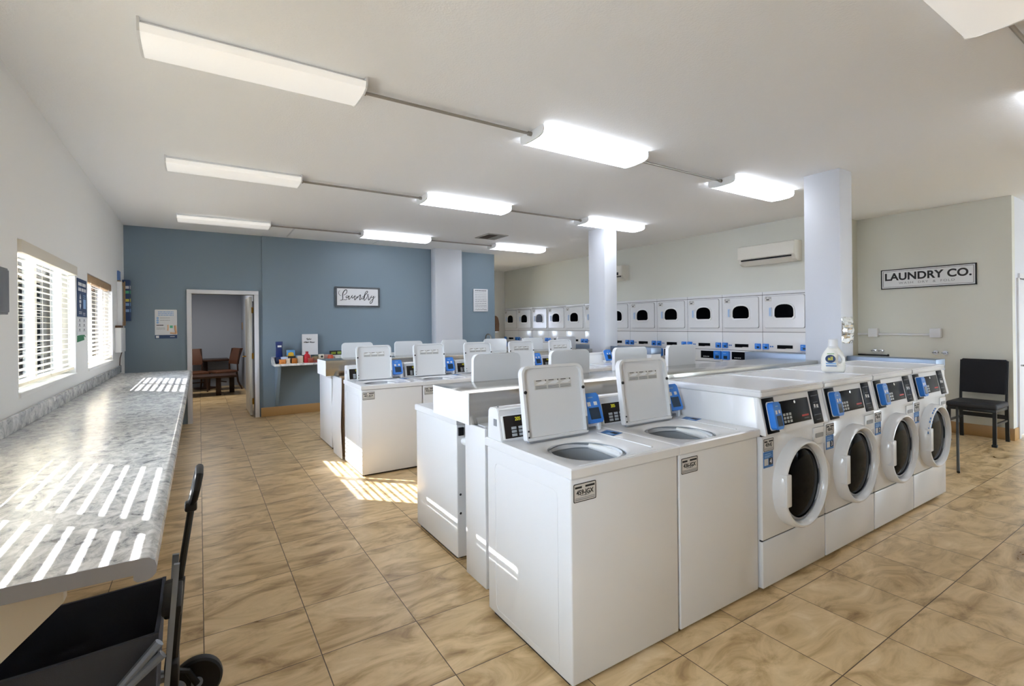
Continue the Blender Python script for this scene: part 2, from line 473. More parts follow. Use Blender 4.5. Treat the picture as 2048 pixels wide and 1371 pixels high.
side_chair('side_chair', (-.10, 13.75, 0), .25, 'brown upholstered chair beside the left jamb of the doorway', M['leather'], M['leather'])
ct = thing('coffee_table', 'low dark brown table in front of the two lounge chairs', 'table', (.25, 12.9, 0))
MB().box((-.75, -.35, .40), (.45, .35, .45), M['darkwood'], .01).link('tabletop', ct)
for sx, sy in ((-.68, -.28), (.1, -.1), (-.68, .28), (.38, .28)):
    MB().box((sx-.05, sy-.05, 0), (sx+.05, sy+.05, .40), M['darkwood'], .006).link('leg', ct)
dt = thing('side_table', 'dark wooden table top between the two brown lounge chairs', 'table', (.42, 14.44, 0))
MB().box((-.6, -.3, .68), (.2, .3, .73), M['darkwood'], .01).link('tabletop', dt)
MB().cyl((-.3, 0, .02), (-.3, 0, .69), .05, M['darkwood']).link('pedestal', dt)
MB().lathe([(.26, 0), (.26, .02), (.06, .05)], (-.3, 0, 0), 2, M['darkwood']).link('foot', dt)
bl = bpy.data.lights.new('lounge_lamp', 'AREA'); bl.energy = 20; bl.size = 1.0; bl.color = (1, .95, .88)
lo = bpy.data.objects.new('lounge_lamp', bl); COL.objects.link(lo); lo.location = (-.1, 12.4, 2.5)

# door at the far right
mb = MB(); mb.box((D2A-.06, YS-.02, 0), (D2A, YS+.1, D2Z), M['trim'], .003); mb.box((D2B, YS-.02, 0), (D2B+.06, YS+.1, D2Z+.06), M['trim'], .003); mb.box((D2A, YS-.02, D2Z), (D2B, YS+.1, D2Z+.06), M['trim'], .003)
d2 = struct(mb, 'door_2')
lf = MB().box((D2A+.005, YS+.02, .012), (D2B-.005, YS+.06, D2Z-.004), M['trim'], .002).link('door_leaf', d2)
h = MB(); h.lathe([(.03, 0), (.028, .012), (.012, .016), (.012, .05)], (0, 0, 0), 1, M['chrome'], 16, mtx=Matrix.Translation((8.80, YS+.02, .92)) @ Matrix.Scale(-1, 4, (0, 1, 0)))
h.tube([(8.80, YS-.03, .92), (8.84, YS-.04, .92), (8.92, YS-.038, .915)], .01, M['chrome']); h.link('door_handle', lf)
# windows of the left wall and the added one: frame, glass, and blinds
for k, (a, b) in enumerate(WIN+[WIN_ADDED]):
    mb = MB(); X = XL-.12
    mb.box((X-.03, a, WZ0), (X+.03, a+.05, WZ1), M['offw']); mb.box((X-.03, b-.05, WZ0), (X+.03, b, WZ1), M['offw'])
    mb.box((X-.03, a, WZ0), (X+.03, b, WZ0+.05), M['offw']); mb.box((X-.03, a, WZ1-.05), (X+.03, b, WZ1), M['offw'])
    mb.box((X-.03, (a+b)/2-.03, WZ0), (X+.03, (a+b)/2+.03, WZ1), M['offw'])
    w = struct(mb, 'window_%d' % (k+1))
    MB().box((X-.004, a+.05, WZ0+.05), (X+.004, b-.05, WZ1-.05), WGL).link('pane', w)
    struct(MB().box((XL-.1, a-.005, WZ0-.02), (XL+.012, b+.005, WZ0+.012), M['wall'], .003), 'trim_%d' % (k+1))
BL = ['white slatted blind in the window out past the grey wall box', 'white slatted window blind beside the grey wall box with cream valance', 'white slatted window blind between the blue notice and the white corner box']
for k, (a, b) in enumerate(WIN):
    t = thing('window_blind', BL[k], 'blind', (XL-.03, (a+b)/2, WZ0), 0, 'window blinds on the left wall')
    hw = (b-a)/2-.012
    MB().box((-.03 if k == 2 else -.02, -hw, .885), (.022 if k == 2 else .05, hw, .965), M['valance'] if k < 2 else M['wood2'], .004).link('valance', t)  # valance of the last blind is brown, the others cream
    s = MB(); n = 18; z = .85; ti = math.radians((0, -4, -18)[k])
    for i in range(n):
        zz = .10+(z-.10)*i/(n-1)
        dx, dz = .021*math.cos(ti), .021*math.sin(ti)
        s.prism([(-dx, zz-dz-.0014), (dx, zz+dz-.0014), (dx, zz+dz+.0014), (0, zz+.0030), (-dx, zz-dz+.0014)], 1, -hw+.01, hw-.01, M['slat'])
    s.link('slats', t)
    MB().box((-.022, -hw+.01, .045), (.022, hw-.01, .065), M['slat'], .003).link('bottom_rail', t)
    for yy in (-hw+.22, 0, hw-.22):
        for xx in (.022, -.022): MB().cyl((xx, yy, .05), (xx, yy, .9), .0016, M['valance'], 5).link('ladder_cord', t)
# storefront and alcove glazing (behind the camera / round the corner)
a, b = 9.0, 10.4
mb = MB()
for x in (a, (a+b)/2, b): mb.box((x-.03, YF-.11, .06), (x+.03, YF-.05, 2.4), M['blkmet'])
mb.box((a, YF-.11, .06), (b, YF-.05, .16), M['blkmet']); mb.box((a, YF-.11, 2.34), (b, YF-.05, 2.4), M['blkmet'])
w = struct(mb, 'window_5'); MB().box((a, YF-.084, .1), (b, YF-.076, 2.38), WGL).link('pane', w)
mb = MB()
for x in (5.23, 5.6, 5.97): mb.box((x-.03, 12.03, 1.2), (x+.03, 12.09, 2.0), M['offw'])
mb.box((5.2, 12.03, 1.2), (6.0, 12.09, 1.25), M['offw']); mb.box((5.2, 12.03, 1.95), (6.0, 12.09, 2.0), M['offw'])
w = struct(mb, 'window_6'); MB().box((5.2, 12.056, 1.2), (6.0, 12.064, 2.0), WGL).link('pane', w)
# outdoors
struct(MB().box((-40, -40, -.3), (40, 60, -.15), M['asphalt']), 'ground')
struct(MB().box((-9, 4, -.15), (-8.8, 60, 4.5), M['outwall']), 'wall_outdoor')
struct(MB().box((-3.05, 6.02, -.15), (-2.9, 7.9, 3.27), M['outwall']), 'wall_sun_block')  # added wall out of view, keeps most sun off the middle window
for i, (x, y) in enumerate(((-2.3, 10.6), (-2.3, 11.5), (-2.3, 14.2), (-2.4, 19.5))):
    tag(MB().box((x-.1, y-.14, -.15), (x+.1, y+.14, 3.4), M['outpost']).link('porch_post'), ['dark brown porch post outside, at the near edge of the first window view', 'dark brown porch post outside, second from the near edge of the first window view', 'dark brown porch post outside, middle of the first window view', 'dark brown porch post outside the window with the brown valance'][i], 'post', 'porch posts outside the windows')

# ------------------------------------------------------------------ folding counter along the left wall
t = thing('folding_counter', 'long grey granite-look folding counter under the left windows', 'counter', (XL, 1.6, 0))
CZ, CX, CY0, CY1 = .90, -.10, 1.60, 8.45
mb = MB()
prof = [(XL+.002, CZ-.04), (CX-.05, CZ-.04), (CX-.05, CZ-.052), (CX-.042, CZ-.060), (CX-.024, CZ-.061), (CX-.010, CZ-.054), (CX-.002, CZ-.045), (CX, CZ-.028), (CX-.004, CZ-.012), (CX-.016, CZ-.002), (CX-.03, CZ), (XL+.002, CZ)]
mb.prism(prof, 1, CY0+.004, CY1, M['granite']); mb.link('countertop', t, True)
MB().prism(prof, 1, CY0, CY0+.004, M['greyedge']).link('end_cap', t, True, label='grey laminate end cap')
MB().box((XL+.002, CY0+.3, CZ), (XL+.022, CY1+.22, 1.0), M['granite'], .006).link('backsplash', t, True)
for yy in (1.70, 3.4, 5.1, 6.8, 8.3):
    MB().prism([(XL+.002, CZ-.045), (-.30, CZ-.045), (-.30, CZ-.10), (XL+.002, CZ-.72)], 1, yy-.02, yy+.02, M['beige']).link('support_gusset', t, True)

# ------------------------------------------------------------------ shelf on the blue wall with food
YW = YB-.025
t = thing('wall_shelf', 'white marble-look shelf on a blue bracket against the blue wall', 'shelf', (2.0, YW, 0))
MB().box((1.02, 8.76, .865), (3.9, YW-.001, .90), M['marble'], .004).link('shelf_board', t, True)
MB().box((1.02, YW-.024, .90), (3.9, YW-.001, 1.0), M['marble'], .004).link('backsplash', t, True)
MB().prism([(8.76, .90), (YW-.024, .90), (YW-.024, 1.0), (9.02, 1.0)], 0, 1.02, 1.04, M['marble']).link('end_splash', t, True)
for x in (1.10, 2.4, 3.7):
    MB().prism([(YW-.001, .865), (8.80, .865), (8.80, .82), (YW-.03, .16), (YW-.001, .16)], 0, x-.025, x+.025, M['blue']).link('bracket', t, True)

def bag(mb, w, d, h, m, x, y, z, seam=None):
    n = 8; t = bmesh.new(); rows = []
    for i in range(n+1):
        f = i/n; th = d*math.sin(PI*min(1, .12+f*.88))**.6*.5+.003; ww = w*(1-.10*math.sin(PI*f))/2
        rows.append([t.verts.new((x+ww*cx, y+th*cy, z+h*f)) for cx, cy in ((-1, 0), (-.6, -.9), (0, -1.1), (.6, -.9), (1, 0), (.6, .9), (0, 1.1), (-.6, .9))])
    for i in range(n):
        for k in range(8): t.faces.new([rows[i][k], rows[i][(k+1) % 8], rows[i+1][(k+1) % 8], rows[i+1][k]])
    t.faces.new(rows[0][::-1]); t.faces.new(rows[-1])
    mb.merge(t, m)
    if seam: mb.box((x-w/2, y-.004, z+h-.015), (x+w/2, y+.004, z+h+.004), seam)
    return mb
ZS = .90
def food(name, label, cat, mb, lid=None):
    o = tag(mb.link(name), label, cat, 'food items on the marble shelf')
    if lid: lid.link('lid', o)
    return o
c = lambda n, h: mat(n, h, .4)
mb = bag(MB(), .11, .09, .26, c('navy_foil', '#1d2f6b'), 1.13, 9.05, ZS+.10, M['navy']); mb.box((1.10, 8.999, ZS+.27), (1.16, 9.003, ZS+.30), M['paper']); 
cb = MB().box((1.07, 8.98, ZS), (1.20, 9.12, ZS+.10), c('dark_box_blue', '#22355c'), .003)
food('snack_box', 'dark blue box under the navy snack bag at the shelf end', 'box', cb)
food('snack_bag', 'navy foil snack bag standing tall at the left end of the shelf', 'snack bag', mb)
mb = bag(MB(), .14, .09, .21, c('yellow_foil', '#d7a92a'), 1.31, 9.06, ZS, None); mb.box((1.245, 9.03, ZS+.12), (1.375, 9.09, ZS+.215), c('sky_blue_foil', '#5c9bd2'), .01)
food('snack_bag', 'yellow and sky blue snack bag beside the navy bag', 'snack bag', mb)
food('snack_packet', 'white and pale blue packet in front of the navy bag', 'packet', bag(MB(), .13, .06, .11, c('pale_blue_pack', '#b9c6dd'), 1.20, 8.92, ZS))
food('snack_packet', 'orange packet lying at the front left corner of the shelf', 'packet', bag(MB(), .11, .06, .075, c('orange_pack', '#d08440'), 1.15, 8.82, ZS))
food('cookie_packet', 'white packet with orange print next to the orange packet', 'packet', bag(MB(), .09, .05, .085, c('cream_pack', '#d9c7b2'), 1.235, 8.835, ZS))
food('cracker_box', 'small brown cardboard box at the front of the shelf', 'box', MB().box((1.29, 8.79, ZS), (1.37, 8.85, ZS+.085), c('brown_card', '#b06a28'), .003))
food('food_carton', 'cream carton beside the red bottle', 'carton', MB().box((1.385, 8.83, ZS), (1.465, 8.89, ZS+.12), c('cream_card', '#d8cdbb'), .003))
mb = MB().lathe([(.045, 0), (.052, .01), (.052, .10), (.045, .13), (.022, .155), (.022, .165)], (1.535, 8.86, ZS), 2, c('red_bottle', '#c01f2c'), 20)
ld = MB().lathe([(.024, .165), (.024, .19), (.0, .19)], (1.535, 8.86, ZS), 2, c('red_cap', '#a3141f'), 16)
food('sauce_bottle', 'bright red squeeze bottle at the front of the shelf', 'bottle', mb, ld)
mb = MB().lathe([(.035, 0), (.035, .11), (.0, .11)], (1.56, 9.02, ZS), 2, c('grey_can', '#8f8d88'), 18)
food('food_can', 'grey lidded can behind the red bottle', 'can', mb, MB().lathe([(.036, .11), (.036, .125), (0, .125)], (1.56, 9.02, ZS), 2, M['chrome'], 18))
food('snack_packet', 'olive brown packet right of the red bottle', 'packet', bag(MB(), .12, .05, .10, c('olive_pack', '#87704f'), 1.66, 8.84, ZS))
food('food_carton', 'white carton with a dark round mark right of the olive packet', 'carton', MB().box((1.73, 8.9, ZS), (1.82, 8.96, ZS+.13), c('ivory_card', '#ddd6c4'), .003).lathe([(.02, 0), (0, .002)], (0, 0, 0), 1, M['ink'], 14, mtx=Matrix.Translation((1.785, 8.9, ZS+.09)) @ Matrix.Scale(-1, 4, (0, 1, 0))))
food('snack_packet', 'dark red packet lying flat along the front of the shelf', 'packet', MB().box((1.62, 8.775, ZS), (1.93, 8.83, ZS+.04), c('maroon_pack', '#7e3b33'), .012))
food('jelly_jar', 'small jar with orange red contents beside the steel cap end', 'jar', MB().lathe([(.045, 0), (.05, .012), (.05, .08), (.04, .10), (.04, .115), (0, .115)], (1.93, 8.91, ZS), 2, c('orange_jar', '#c9573a'), 18))
food('snack_packet', 'pale pink packet right of the white carton', 'packet', bag(MB(), .10, .05, .12, c('pink_pack', '#b99a93'), 1.865, 8.98, ZS))
food('food_box', 'flat navy box standing behind the jars under the paper sign', 'box', MB().box((1.64, 9.1, ZS), (1.93, 9.15, ZS+.115), c('navy_card', '#34486a'), .003))
food('candy_box', 'long cream box lying behind the grey can', 'box', MB().box((1.55, 9.07, ZS), (1.635, 9.15, ZS+.12), c('cream_box', '#cbb7a0'), .003))
mb = MB().box((1.98, 9.06, ZS), (2.17, 9.14, ZS+.10), M['paper'], .004); mb.box((1.96, 9.08, ZS+.10), (2.17, 9.14, ZS+.175), M['blkpl'], .003); mb.box((1.98, 9.0785, ZS+.115), (2.06, 9.0795, ZS+.155), c('lime_print', '#7e8c2c')); mb.box((2.085, 9.0785, ZS+.115), (2.15, 9.0795, ZS+.16), c('leaf_print', '#8aa04a'))
food('grocery_box', 'black and green topped white grocery box by the first raised lid', 'box', mb)
food('food_packet', 'crumpled white packet lying in front of the black and green box', 'packet', bag(MB(), .13, .08, .09, c('pale_pack', '#c8ccc8'), 2.05, 8.95, ZS))
for nm, lb, ct, w_, d_, h_, m_, x_, y_ in (
    ('snack_packet', 'black packet behind the orange packets', 'packet', .12, .05, .12, '#20201f', 1.30, 8.90),
    ('snack_packet', 'tan packet between the red bottle and the cream carton', 'packet', .08, .05, .10, '#a9855c', 1.46, 8.95),
    ('snack_packet', 'green packet behind the olive brown packet', 'packet', .10, .05, .12, '#48584a', 1.68, 8.95),
    ('snack_packet', 'rust red packet at the front beside the dark red one', 'packet', .10, .05, .08, '#9a4a38', 1.585, 8.79),
    ('snack_packet', 'grey packet behind the small orange jar', 'packet', .11, .05, .12, '#8b8f92', 1.93, 9.02),
    ('snack_packet', 'light blue packet right of the yellow bag', 'packet', .10, .05, .12, '#8ea6c8', 1.43, 9.07)):
    food(nm, lb, ct, bag(MB(), w_, d_, h_, c('packet_'+m_[1:], m_), x_, y_, ZS))
# paper sign propped on the shelf
t = thing('paper_sign', 'white paper sign in a clear stand propped on the marble shelf', 'sign', (1.63, 9.11, ZS+.12))
s = MB().box((-.13, 0, .04), (.13, .006, .36), M['paper']); s.link('sheet', t)
MB().prism([(-.006, -.0), (.02, .0), (.02, .04), (-.006, .05)], 0, -.13, .13, M['white2']).link('stand', t)
def scrawl(mb, x0, x1, z, h, y, m, n=14, r=.003, ax='-y', seed=0):
    rnd = random.Random(seed); P = []
    for i in range(n+1):
        f = i/n; P.append((x0+(x1-x0)*f, z+h*(rnd.random()-.5) if i % 2 else z-h*.4+h*.3*rnd.random()))
    if ax == '-y': Q = [(p[0], y, p[1]) for p in P]
    elif ax == '+x': Q = [(y, p[0], p[1]) for p in P]
    else: Q = [(y, -p[0], p[1]) for p in P]
    return mb.tube(Q, r, m, 5)
s = MB(); scrawl(s, -.055, .02, .275, .035, -.001, M['ink'], 9, .0055, seed=2); scrawl(s, -.10, -.02, .22, .026, -.001, M['ink'], 10, .0055, seed=5); scrawl(s, .0, .075, .22, .026, -.001, M['ink'], 9, .0055, seed=8); s.link('handwriting', t)

# ------------------------------------------------------------------ signs and posters on the walls
# "Laundry" script sign
t = thing('laundry_sign', 'framed white sign with the cursive word Laundry on the blue wall', 'sign', (2.485, YW, 2.05))
MB().box((-.375, -.03, -.155), (.375, -.012, .155), M['sign']).link('panel', t)
fr = MB()
for a, b in (((-.41, -.04, -.185), (.41, 0, -.155)), ((-.41, -.04, .155), (.41, 0, .185)), ((-.41, -.04, -.155), (-.378, 0, .155)), ((.378, -.04, -.155), (.41, 0, .155))): fr.box(a, b, M['signframe'], .003)
fr.link('frame', t)
def catmull(P, k=6):
    out = []
    for i in range(len(P)-1):
        p0, p1, p2, p3 = P[max(i-1, 0)], P[i], P[i+1], P[min(i+2, len(P)-1)]
        for j in range(k):
            u = j/k
            out.append(tuple(.5*((2*b)+(-a+c_)*u+(2*a-5*b+4*c_-d)*u*u+(-a+3*b-3*c_+d)*u**3) for a, b, c_, d in zip(p0, p1, p2, p3)))
    return out+[P[-1]]
def px(p): return ((p[0]-985)/2000*.935, (640-p[1])/1000*.455)   # sketch units of the lettering
STK = [
    ([(290, 385), (245, 450), (250, 530), (300, 585), (345, 590)], .0035),
    ([(430, 575), (520, 510), (558, 420), (540, 360), (490, 370), (430, 440), (395, 540), (395, 640), (395, 720), (360, 770), (290, 775)], .0075),
    ([(360, 765), (450, 755), (530, 755), (575, 720)], .005),
    ([(600, 590), (550, 600), (520, 640), (535, 680), (590, 650), (640, 600), (625, 680), (625, 735), (650, 735), (700, 670), (770, 560)], .0065),
    ([(770, 560), (745, 630), (755, 680), (790, 670), (870, 590), (885, 590)], .006),
    ([(885, 590), (850, 680), (850, 745), (880, 740), (940, 650), (965, 620), (985, 680)], .0065),
    ([(960, 680), (1020, 600), (1085, 545), (1070, 640), (1050, 740), (1075, 745), (1120, 680)], .0065),
    ([(1215, 600), (1160, 630), (1125, 690), (1145, 720), (1200, 680), (1240, 560), (1290, 440), (1345, 385), (1370, 410), (1330, 480), (1260, 560), (1235, 660), (1220, 740), (1250, 760), (1310, 690), (1370, 590), (1390, 530), (1380, 515), (1360, 545), (1390, 590), (1410, 600)], .006),
    ([(1410, 600), (1395, 680), (1400, 735), (1430, 740), (1480, 650), (1540, 570)], .007),
    ([(1540, 570), (1510, 620), (1530, 650), (1590, 620), (1620, 590), (1590, 700), (1550, 830), (1500, 890), (1460, 880), (1470, 820), (1540, 740), (1620, 670), (1690, 600)], .0055)]
s = MB()
for P, r in STK:
    C = catmull([(px(p)[0], -.0308, px(p)[1]) for p in P]); n = len(C)
    s.tube(C, [r*(.55+.45*math.sin(PI*i/(n-1))) for i in range(n)], M['ink'], 6)
s.link('lettering', t)
# notice on the blue wall by the doorway
def stripes(mb, x0, x1, zs, th, y, m, seed=0, gaps=True):
    rnd = random.Random(seed)
    for z in zs:
        x = x0
        while x < x1-.004:
            w = min(x1-x, rnd.uniform(.02, .06)*((x1-x0)/.25)) if gaps else x1-x0
            mb.box((x, y, z-th/2), (x+w*.86, y+.0012, z+th/2), m); x += w
t = thing('wall_notice', 'white notice with blue footer left of the doorway on the blue wall', 'poster', (-.432, YB, 1.35))
MB().prism(rrect(-.14, 0, .14, .445, .012), 1, -.006, -.0005, M['paper']).link('sheet', t)
s = MB(); stripes(s, -.10, .10, (.41, .385, .36), .012, -.0075, M['paperblue'], 1)
for z in (.315, .28, .245): s.lathe([(.016, 0), (0, .0001)], (-.105, -.0065, z), 1, M['paperblue'], 14)
stripes(s, -.075, .05, (.315, .28), .005, -.0073, M['greyink'], 3); stripes(s, -.12, -.03, (.205,), .013, -.0075, M['ink'], 4); stripes(s, -.12, -.01, (.165, .145), .005, -.0073, M['greyink'], 6)
s.link('print', t)
s = MB().box((-.14, -.0068, 0), (.14, -.006, .055), M['navy']); s.box((-.128, -.0074, .01), (-.09, -.0068, .045), M['paper']); stripes(s, .05, .11, (.028,), .009, -.0078, M['paper'], 2); s.link('footer', t)
s = MB().prism(rrect(.035, .10, .095, .225, .012), 1, -.0078, -.006, M['white2']); s.box((.047, -.0086, .16), (.085, -.0078, .20), M['teal']); s.tube([(.13, -.007, .07), (.12, -.007, .14), (.115, -.007, .20)], .014, M['tan']); s.tube([(.022, -.007, .12), (.026, -.007, .17), (.024, -.007, .21)], .008, M['tan']); s.tube([(.05, -.0065, .085), (.13, -.0065, .075)], .012, M['tan']); s.link('picture', t)
# board on the far right section of the blue wall
t = thing('wall_board', 'small white text board on the blue wall right of the grey pillar', 'sign', (5.09, YW, 1.80))
MB().box((-.175, -.03, 0), (.175, -.001, .48), M['sign'], .004).link('panel', t)
s = MB(); stripes(s, -.14, .14, (.445,), .022, -.0315, M['greyink'], 11); stripes(s, -.14, .14, (.40, .36, .325, .29), .007, -.0315, M['greyink'], 12); stripes(s, -.14, .14, (.25, .215, .175, .135, .10), .01, -.0315, M['greyink'], 15)
scrawl(s, -.14, .14, .05, .03, -.031, M['ink'], 26, .003, seed=3); s.link('print', t)
# LAUNDRY CO. sign
t = thing('company_sign', 'long white LAUNDRY CO. sign with dark border on the sign wall', 'sign', (XS, 2.59, 1.97))
MB().box((-.02, -.52, .0), (-.001, .52, .275), M['sign']).link('panel', t)
s = MB()
for k, (i, w) in enumerate(((0., .012), (.026, .004))):
    y0, y1, z0, z1 = -.525+i, .525-i, -.003+i, .278-i
    for a, b in (((y0, z0), (y1, z0+w)), ((y0, z1-w), (y1, z1)), ((y0, z0), (y0+w, z1)), ((y1-w, z0), (y1, z1))):
        s.box((-.026 if not k else -.0213, a[0], a[1]), (-.0 if not k else -.0195, b[0], b[1]), M['ink'])
s.link('border', t)
s = MB(); s.text('LAUNDRY CO.', .142, M['ink'], face((-.0205, 0, .165), '-x'), bold=.0045, sx=1.0, spacing=1.03); s.text('WASH  DRY  &  FOLD', .042, M['greyink'], face((-.0205, 0, .075), '-x'), sx=1.25, spacing=1.25); s.link('lettering', t)
# blue notice, pale notice and green tape between the windows
t = thing('laundry_notice', 'tall blue laundry notice on the left wall between the two windows', 'poster', (XL, 6.105, 1.60))
MB().box((.0005, -.215, .02), (.006, .215, .375), M['navy']).link('sheet', t)
s = MB()
for (y0, y1, z, h_) in ((-.18, -.02, .325, .03), (.0, .17, .325, .03), (-.18, -.05, .275, .03), (-.03, .06, .275, .03), (.08, .17, .275, .03)):
    n = 5
    for i in range(n): s.box((.006, y0+(y1-y0)*i/n, z-h_/2), (.0072, y0+(y1-y0)*(i+.72)/n, z+h_/2), M['paper'])
s.prism([(-.10, .235), (-.13, .20), (-.13, .185), (-.07, .185), (-.07, .20)], 0, .006, .0072, M['paper']); s.box((.006, -.14, .15), (.0072, -.06, .175), M['paper']); s.prism([(-.13, .14), (-.07, .14), (-.07, .12), (-.10, .09), (-.13, .12)], 0, .006, .0072, M['paper'])
s.box((.006, .04, .10), (.0072, .16, .19), M['paperblue'])
for z in (.225, .205): s.box((.006, .04, z-.003), (.0072, .15, z+.003), M['paperblue'])
for z in (.065, .05): s.box((.006, -.16, z-.003), (.0072, -.03, z+.003), M['paper']); s.box((.006, .03, z-.012), (.0072, .13, z-.006), M['paper'])
s.link('print', t)
t = thing('care_notice', 'pale paper notice with small icons below the tall blue notice', 'poster', (XL, 6.085, 1.45))
MB().box((.0005, -.2, .0), (.005, .235, .16), M['paper']).link('sheet', t)
s = MB()
for y in (-.11, .1):
    for z in (.13, .085, .04): s.box((.005, y-.05, z-.006), (.006, y+.05, z-.002), M['greyink']); s.box((.005, y-.02, z+.002), (.006, y+.025, z+.018), M['greyink'])
s.link('print', t)
tag(MB().prism([(5.88, 1.385), (6.20, 1.40), (6.17, 1.44), (6.28, 1.425), (6.19, 1.455), (5.89, 1.445)], 0, XL+.0005, XL+.004, M['green']).link('green_tape'), 'strip of green tape below the pale notice on the left wall', 'tape')
# grey electrical box at the left edge
t = thing('electrical_box', 'grey metal electrical box on the left wall before the first window', 'electrical box', (XL, 3.50, 1.585))
MB().box((.001, -.2, 0), (.07, .195, .25), M['panelgrey'], .004).link('enclosure', t)
MB().box((.07, -.185, .012), (.078, .18, .238), M['panelgrey'], .003).link('cover', t)
# things in the corner by the blue wall
t = thing('cork_board', 'narrow cork board with pinned papers in the corner by the blue wall', 'notice board', (XL, 8.7, 1.55))
MB().box((.001, -.20, 0), (.03, .30, .62), M['wood2'], .003).link('board', t)
MB().box((.03, -.18, .05), (.034, .1, .56), mat('grey_flyer', '#9b968f', .6)).link('pinned_paper', t)
MB().box((.001, -.235, -.02), (.055, -.2, .60), M['white2'], .003).link('edge_trim', t, label='white edge strip')
MB().box((.03, .24, -.0), (.04, .30, .64), M['wood2'], .003).link('side_frame', t)
tag(MB().box((XL+.001, 8.5, 2.172), (XL+.02, 8.68, 2.30), mat('blue_tape', '#5c7fb5', .5)).link('blue_tape'), 'piece of blue tape above the cork board', 'tape')
t = thing('blue_poster', 'dark blue poster hung beside the cork board at the wall corner', 'poster', (XL, 9.1, 1.62))
MB().box((.001, -.08, .0), (.085, .1, .6), M['navy'], .002).link('sheet', t)
s = MB()
for z, m in ((.47, 'paper'), (.40, 'teal'), (.28, 'gold'), (.22, 'paperblue'), (.13, 'paperblue')): s.box((.085, -.05, z), (.087, .05, z+.05), M[m]) ; s.box((.03, -.0815, z), (.078, -.0795, z+.04), M[m])
s.link('print', t)
t = thing('wall_dispenser', 'white box dispenser on the left wall above the counter corner', 'dispenser', (XL, 8.62, 1.19))
MB().box((.001, -.40, 0), (.07, .04, .33), M['white2'], .008).link('body', t)
tag(MB().box((XL+.005, 8.24, 1.52), (XL+.065, 8.48, 1.55), M['wood'], .004).link('wooden_tray'), 'small brown tray resting on top of the white dispenser', 'tray')
tag(MB().tube([(XL+.03, 8.66, 1.19), (XL+.012, 8.62, 1.1), (XL+.012, 8.58, 1.0)], .005, M['wood']).link('power_cord'), 'brown cord hanging from the white dispenser to the counter', 'cord')

# conduit, valves and bar on the sign wall
t = thing('wall_conduit', 'painted conduit with two outlet boxes on the sign wall', 'conduit', (XS, 2.85, 1.33))
MB().cyl((-.02, -.37, -.02), (-.02, .57, -.02), .016, M['trim'], 10).link('pipe', t)
for y in (.36, -.37): MB().box((-.075, -.06+y, -.06), (-.001, .06+y, .065), M['trim'], .006).link('outlet_box', t)
for i, y in enumerate((3.21, 3.12, 2.49, 2.39)):
    v = MB(); v.cyl((XS, y, 1.065), (XS-.06, y, 1.065), .014, M['chrome'], 10); v.lathe([(.03, 0), (.03, .012), (.012, .016)], (XS-.012, y, 1.065), 0, M['chrome'], 14)
    v = v.link('water_valve'); tag(v, ['water valve on the sign wall, nearest the tall pillar', 'second water valve from the tall pillar on the sign wall', 'water valve above the chair, left one of the pair', 'water valve above the chair, right one of the pair'][i], 'valve', 'water valves on the sign wall')
    MB().box((XS-.075, y-.025, 1.058), (XS-.06, y+.025, 1.072), M['panelgrey'], .003).link('valve_handle', v)
tag(MB().box((XS-.06, 3.03, .985), (XS, 3.41, 1.01), M['blkpl'], .003).tube([(XS-.05, 3.04, .99), (XS-.05, 3.02, 1.015)], .012, M['blkpl']).link('wall_rail'), 'black horizontal rail on the sign wall below the water valves', 'rail')

# mini-split air conditioners on the dryer wall
def ac(y0, y1, label):
    t = thing('air_conditioner', label, 'air conditioner', (XR, (y0+y1)/2, 2.40), 0, 'wall air conditioners above the dryers')
    hw = (y1-y0)/2
    prof = [(0, .30), (-.17, .30), (-.205, .285), (-.215, .255), (-.21, .10), (-.19, .085), (-.17, .03), (-.10, 0), (0, 0)]
    MB().prism(prof, 1, -hw, hw, M['offw'], .004).link('housing', t)
    MB().box((-.221, -hw+.005, .095), (-.212, hw-.005, .285), M['offw'], .003).link('front_cover', t)
    MB().prism([(-.205, .083), (-.196, .086), (-.19, .066), (-.198, .064)], 1, -hw+.05, hw-.05, M['dark']).link('air_slot', t)
    MB().prism([(-.193, .045), (-.204, .05), (-.13, .002), (-.12, -.006)], 1, -hw+.05, hw-.05, M['offw']).link('louver', t)
    return t
a1 = ac(3.72, 4.60, 'white wall air conditioner half hidden by the tall pillar')
a2 = ac(7.12, 7.98, 'white wall air conditioner half hidden by the far pillar')
MB().box((-.223, -.33, .10), (-.2215, -.25, .16), M['dark']).link('dark_badge', a2)

# ------------------------------------------------------------------ ceiling
LG = 'ceiling lights in rows'
def light(x0, x1, yc, label, lm):
    t = thing('ceiling_light', label, 'ceiling light', ((x0+x1)/2, yc, ZC), 0, LG)
    w = (x1-x0)/2
    MB().box((-w+.012, -.12, -.03), (w-.012, .12, -.001), M['white2']).link('housing', t)
    d = MB(); pr = [(-.155, -.028), (-.157, -.04), (-.145, -.066), (-.10, -.078), (0, -.082), (.10, -.078), (.145, -.066), (.157, -.04), (.155, -.028)]
    d.prism(pr, 0, -w+.012, w-.012, lm); d.link('diffuser', t)
    for s_ in (-1, 1):
        MB().prism([(-.158, -.002), (-.159, -.045), (-.147, -.068), (-.10, -.081), (0, -.085), (.10, -.081), (.147, -.068), (.159, -.045), (.158, -.002)], 0, s_*w, s_*(w-.012), M['white2']).link('end_cap', t)
    return t
XC = [(-.25, .895), (2.24, 3.42), (4.72, 5.9)]
YC = [.72, 3.18, 5.46, 8.06]
RN = ['over the front machines, at the picture top', 'of the row nearest the camera', 'of the middle row', 'of the row nearest the blue wall']
CN = ['soft ceiling light at the window end ', 'bright ceiling light in the middle ', 'bright ceiling light at the pillar end ']
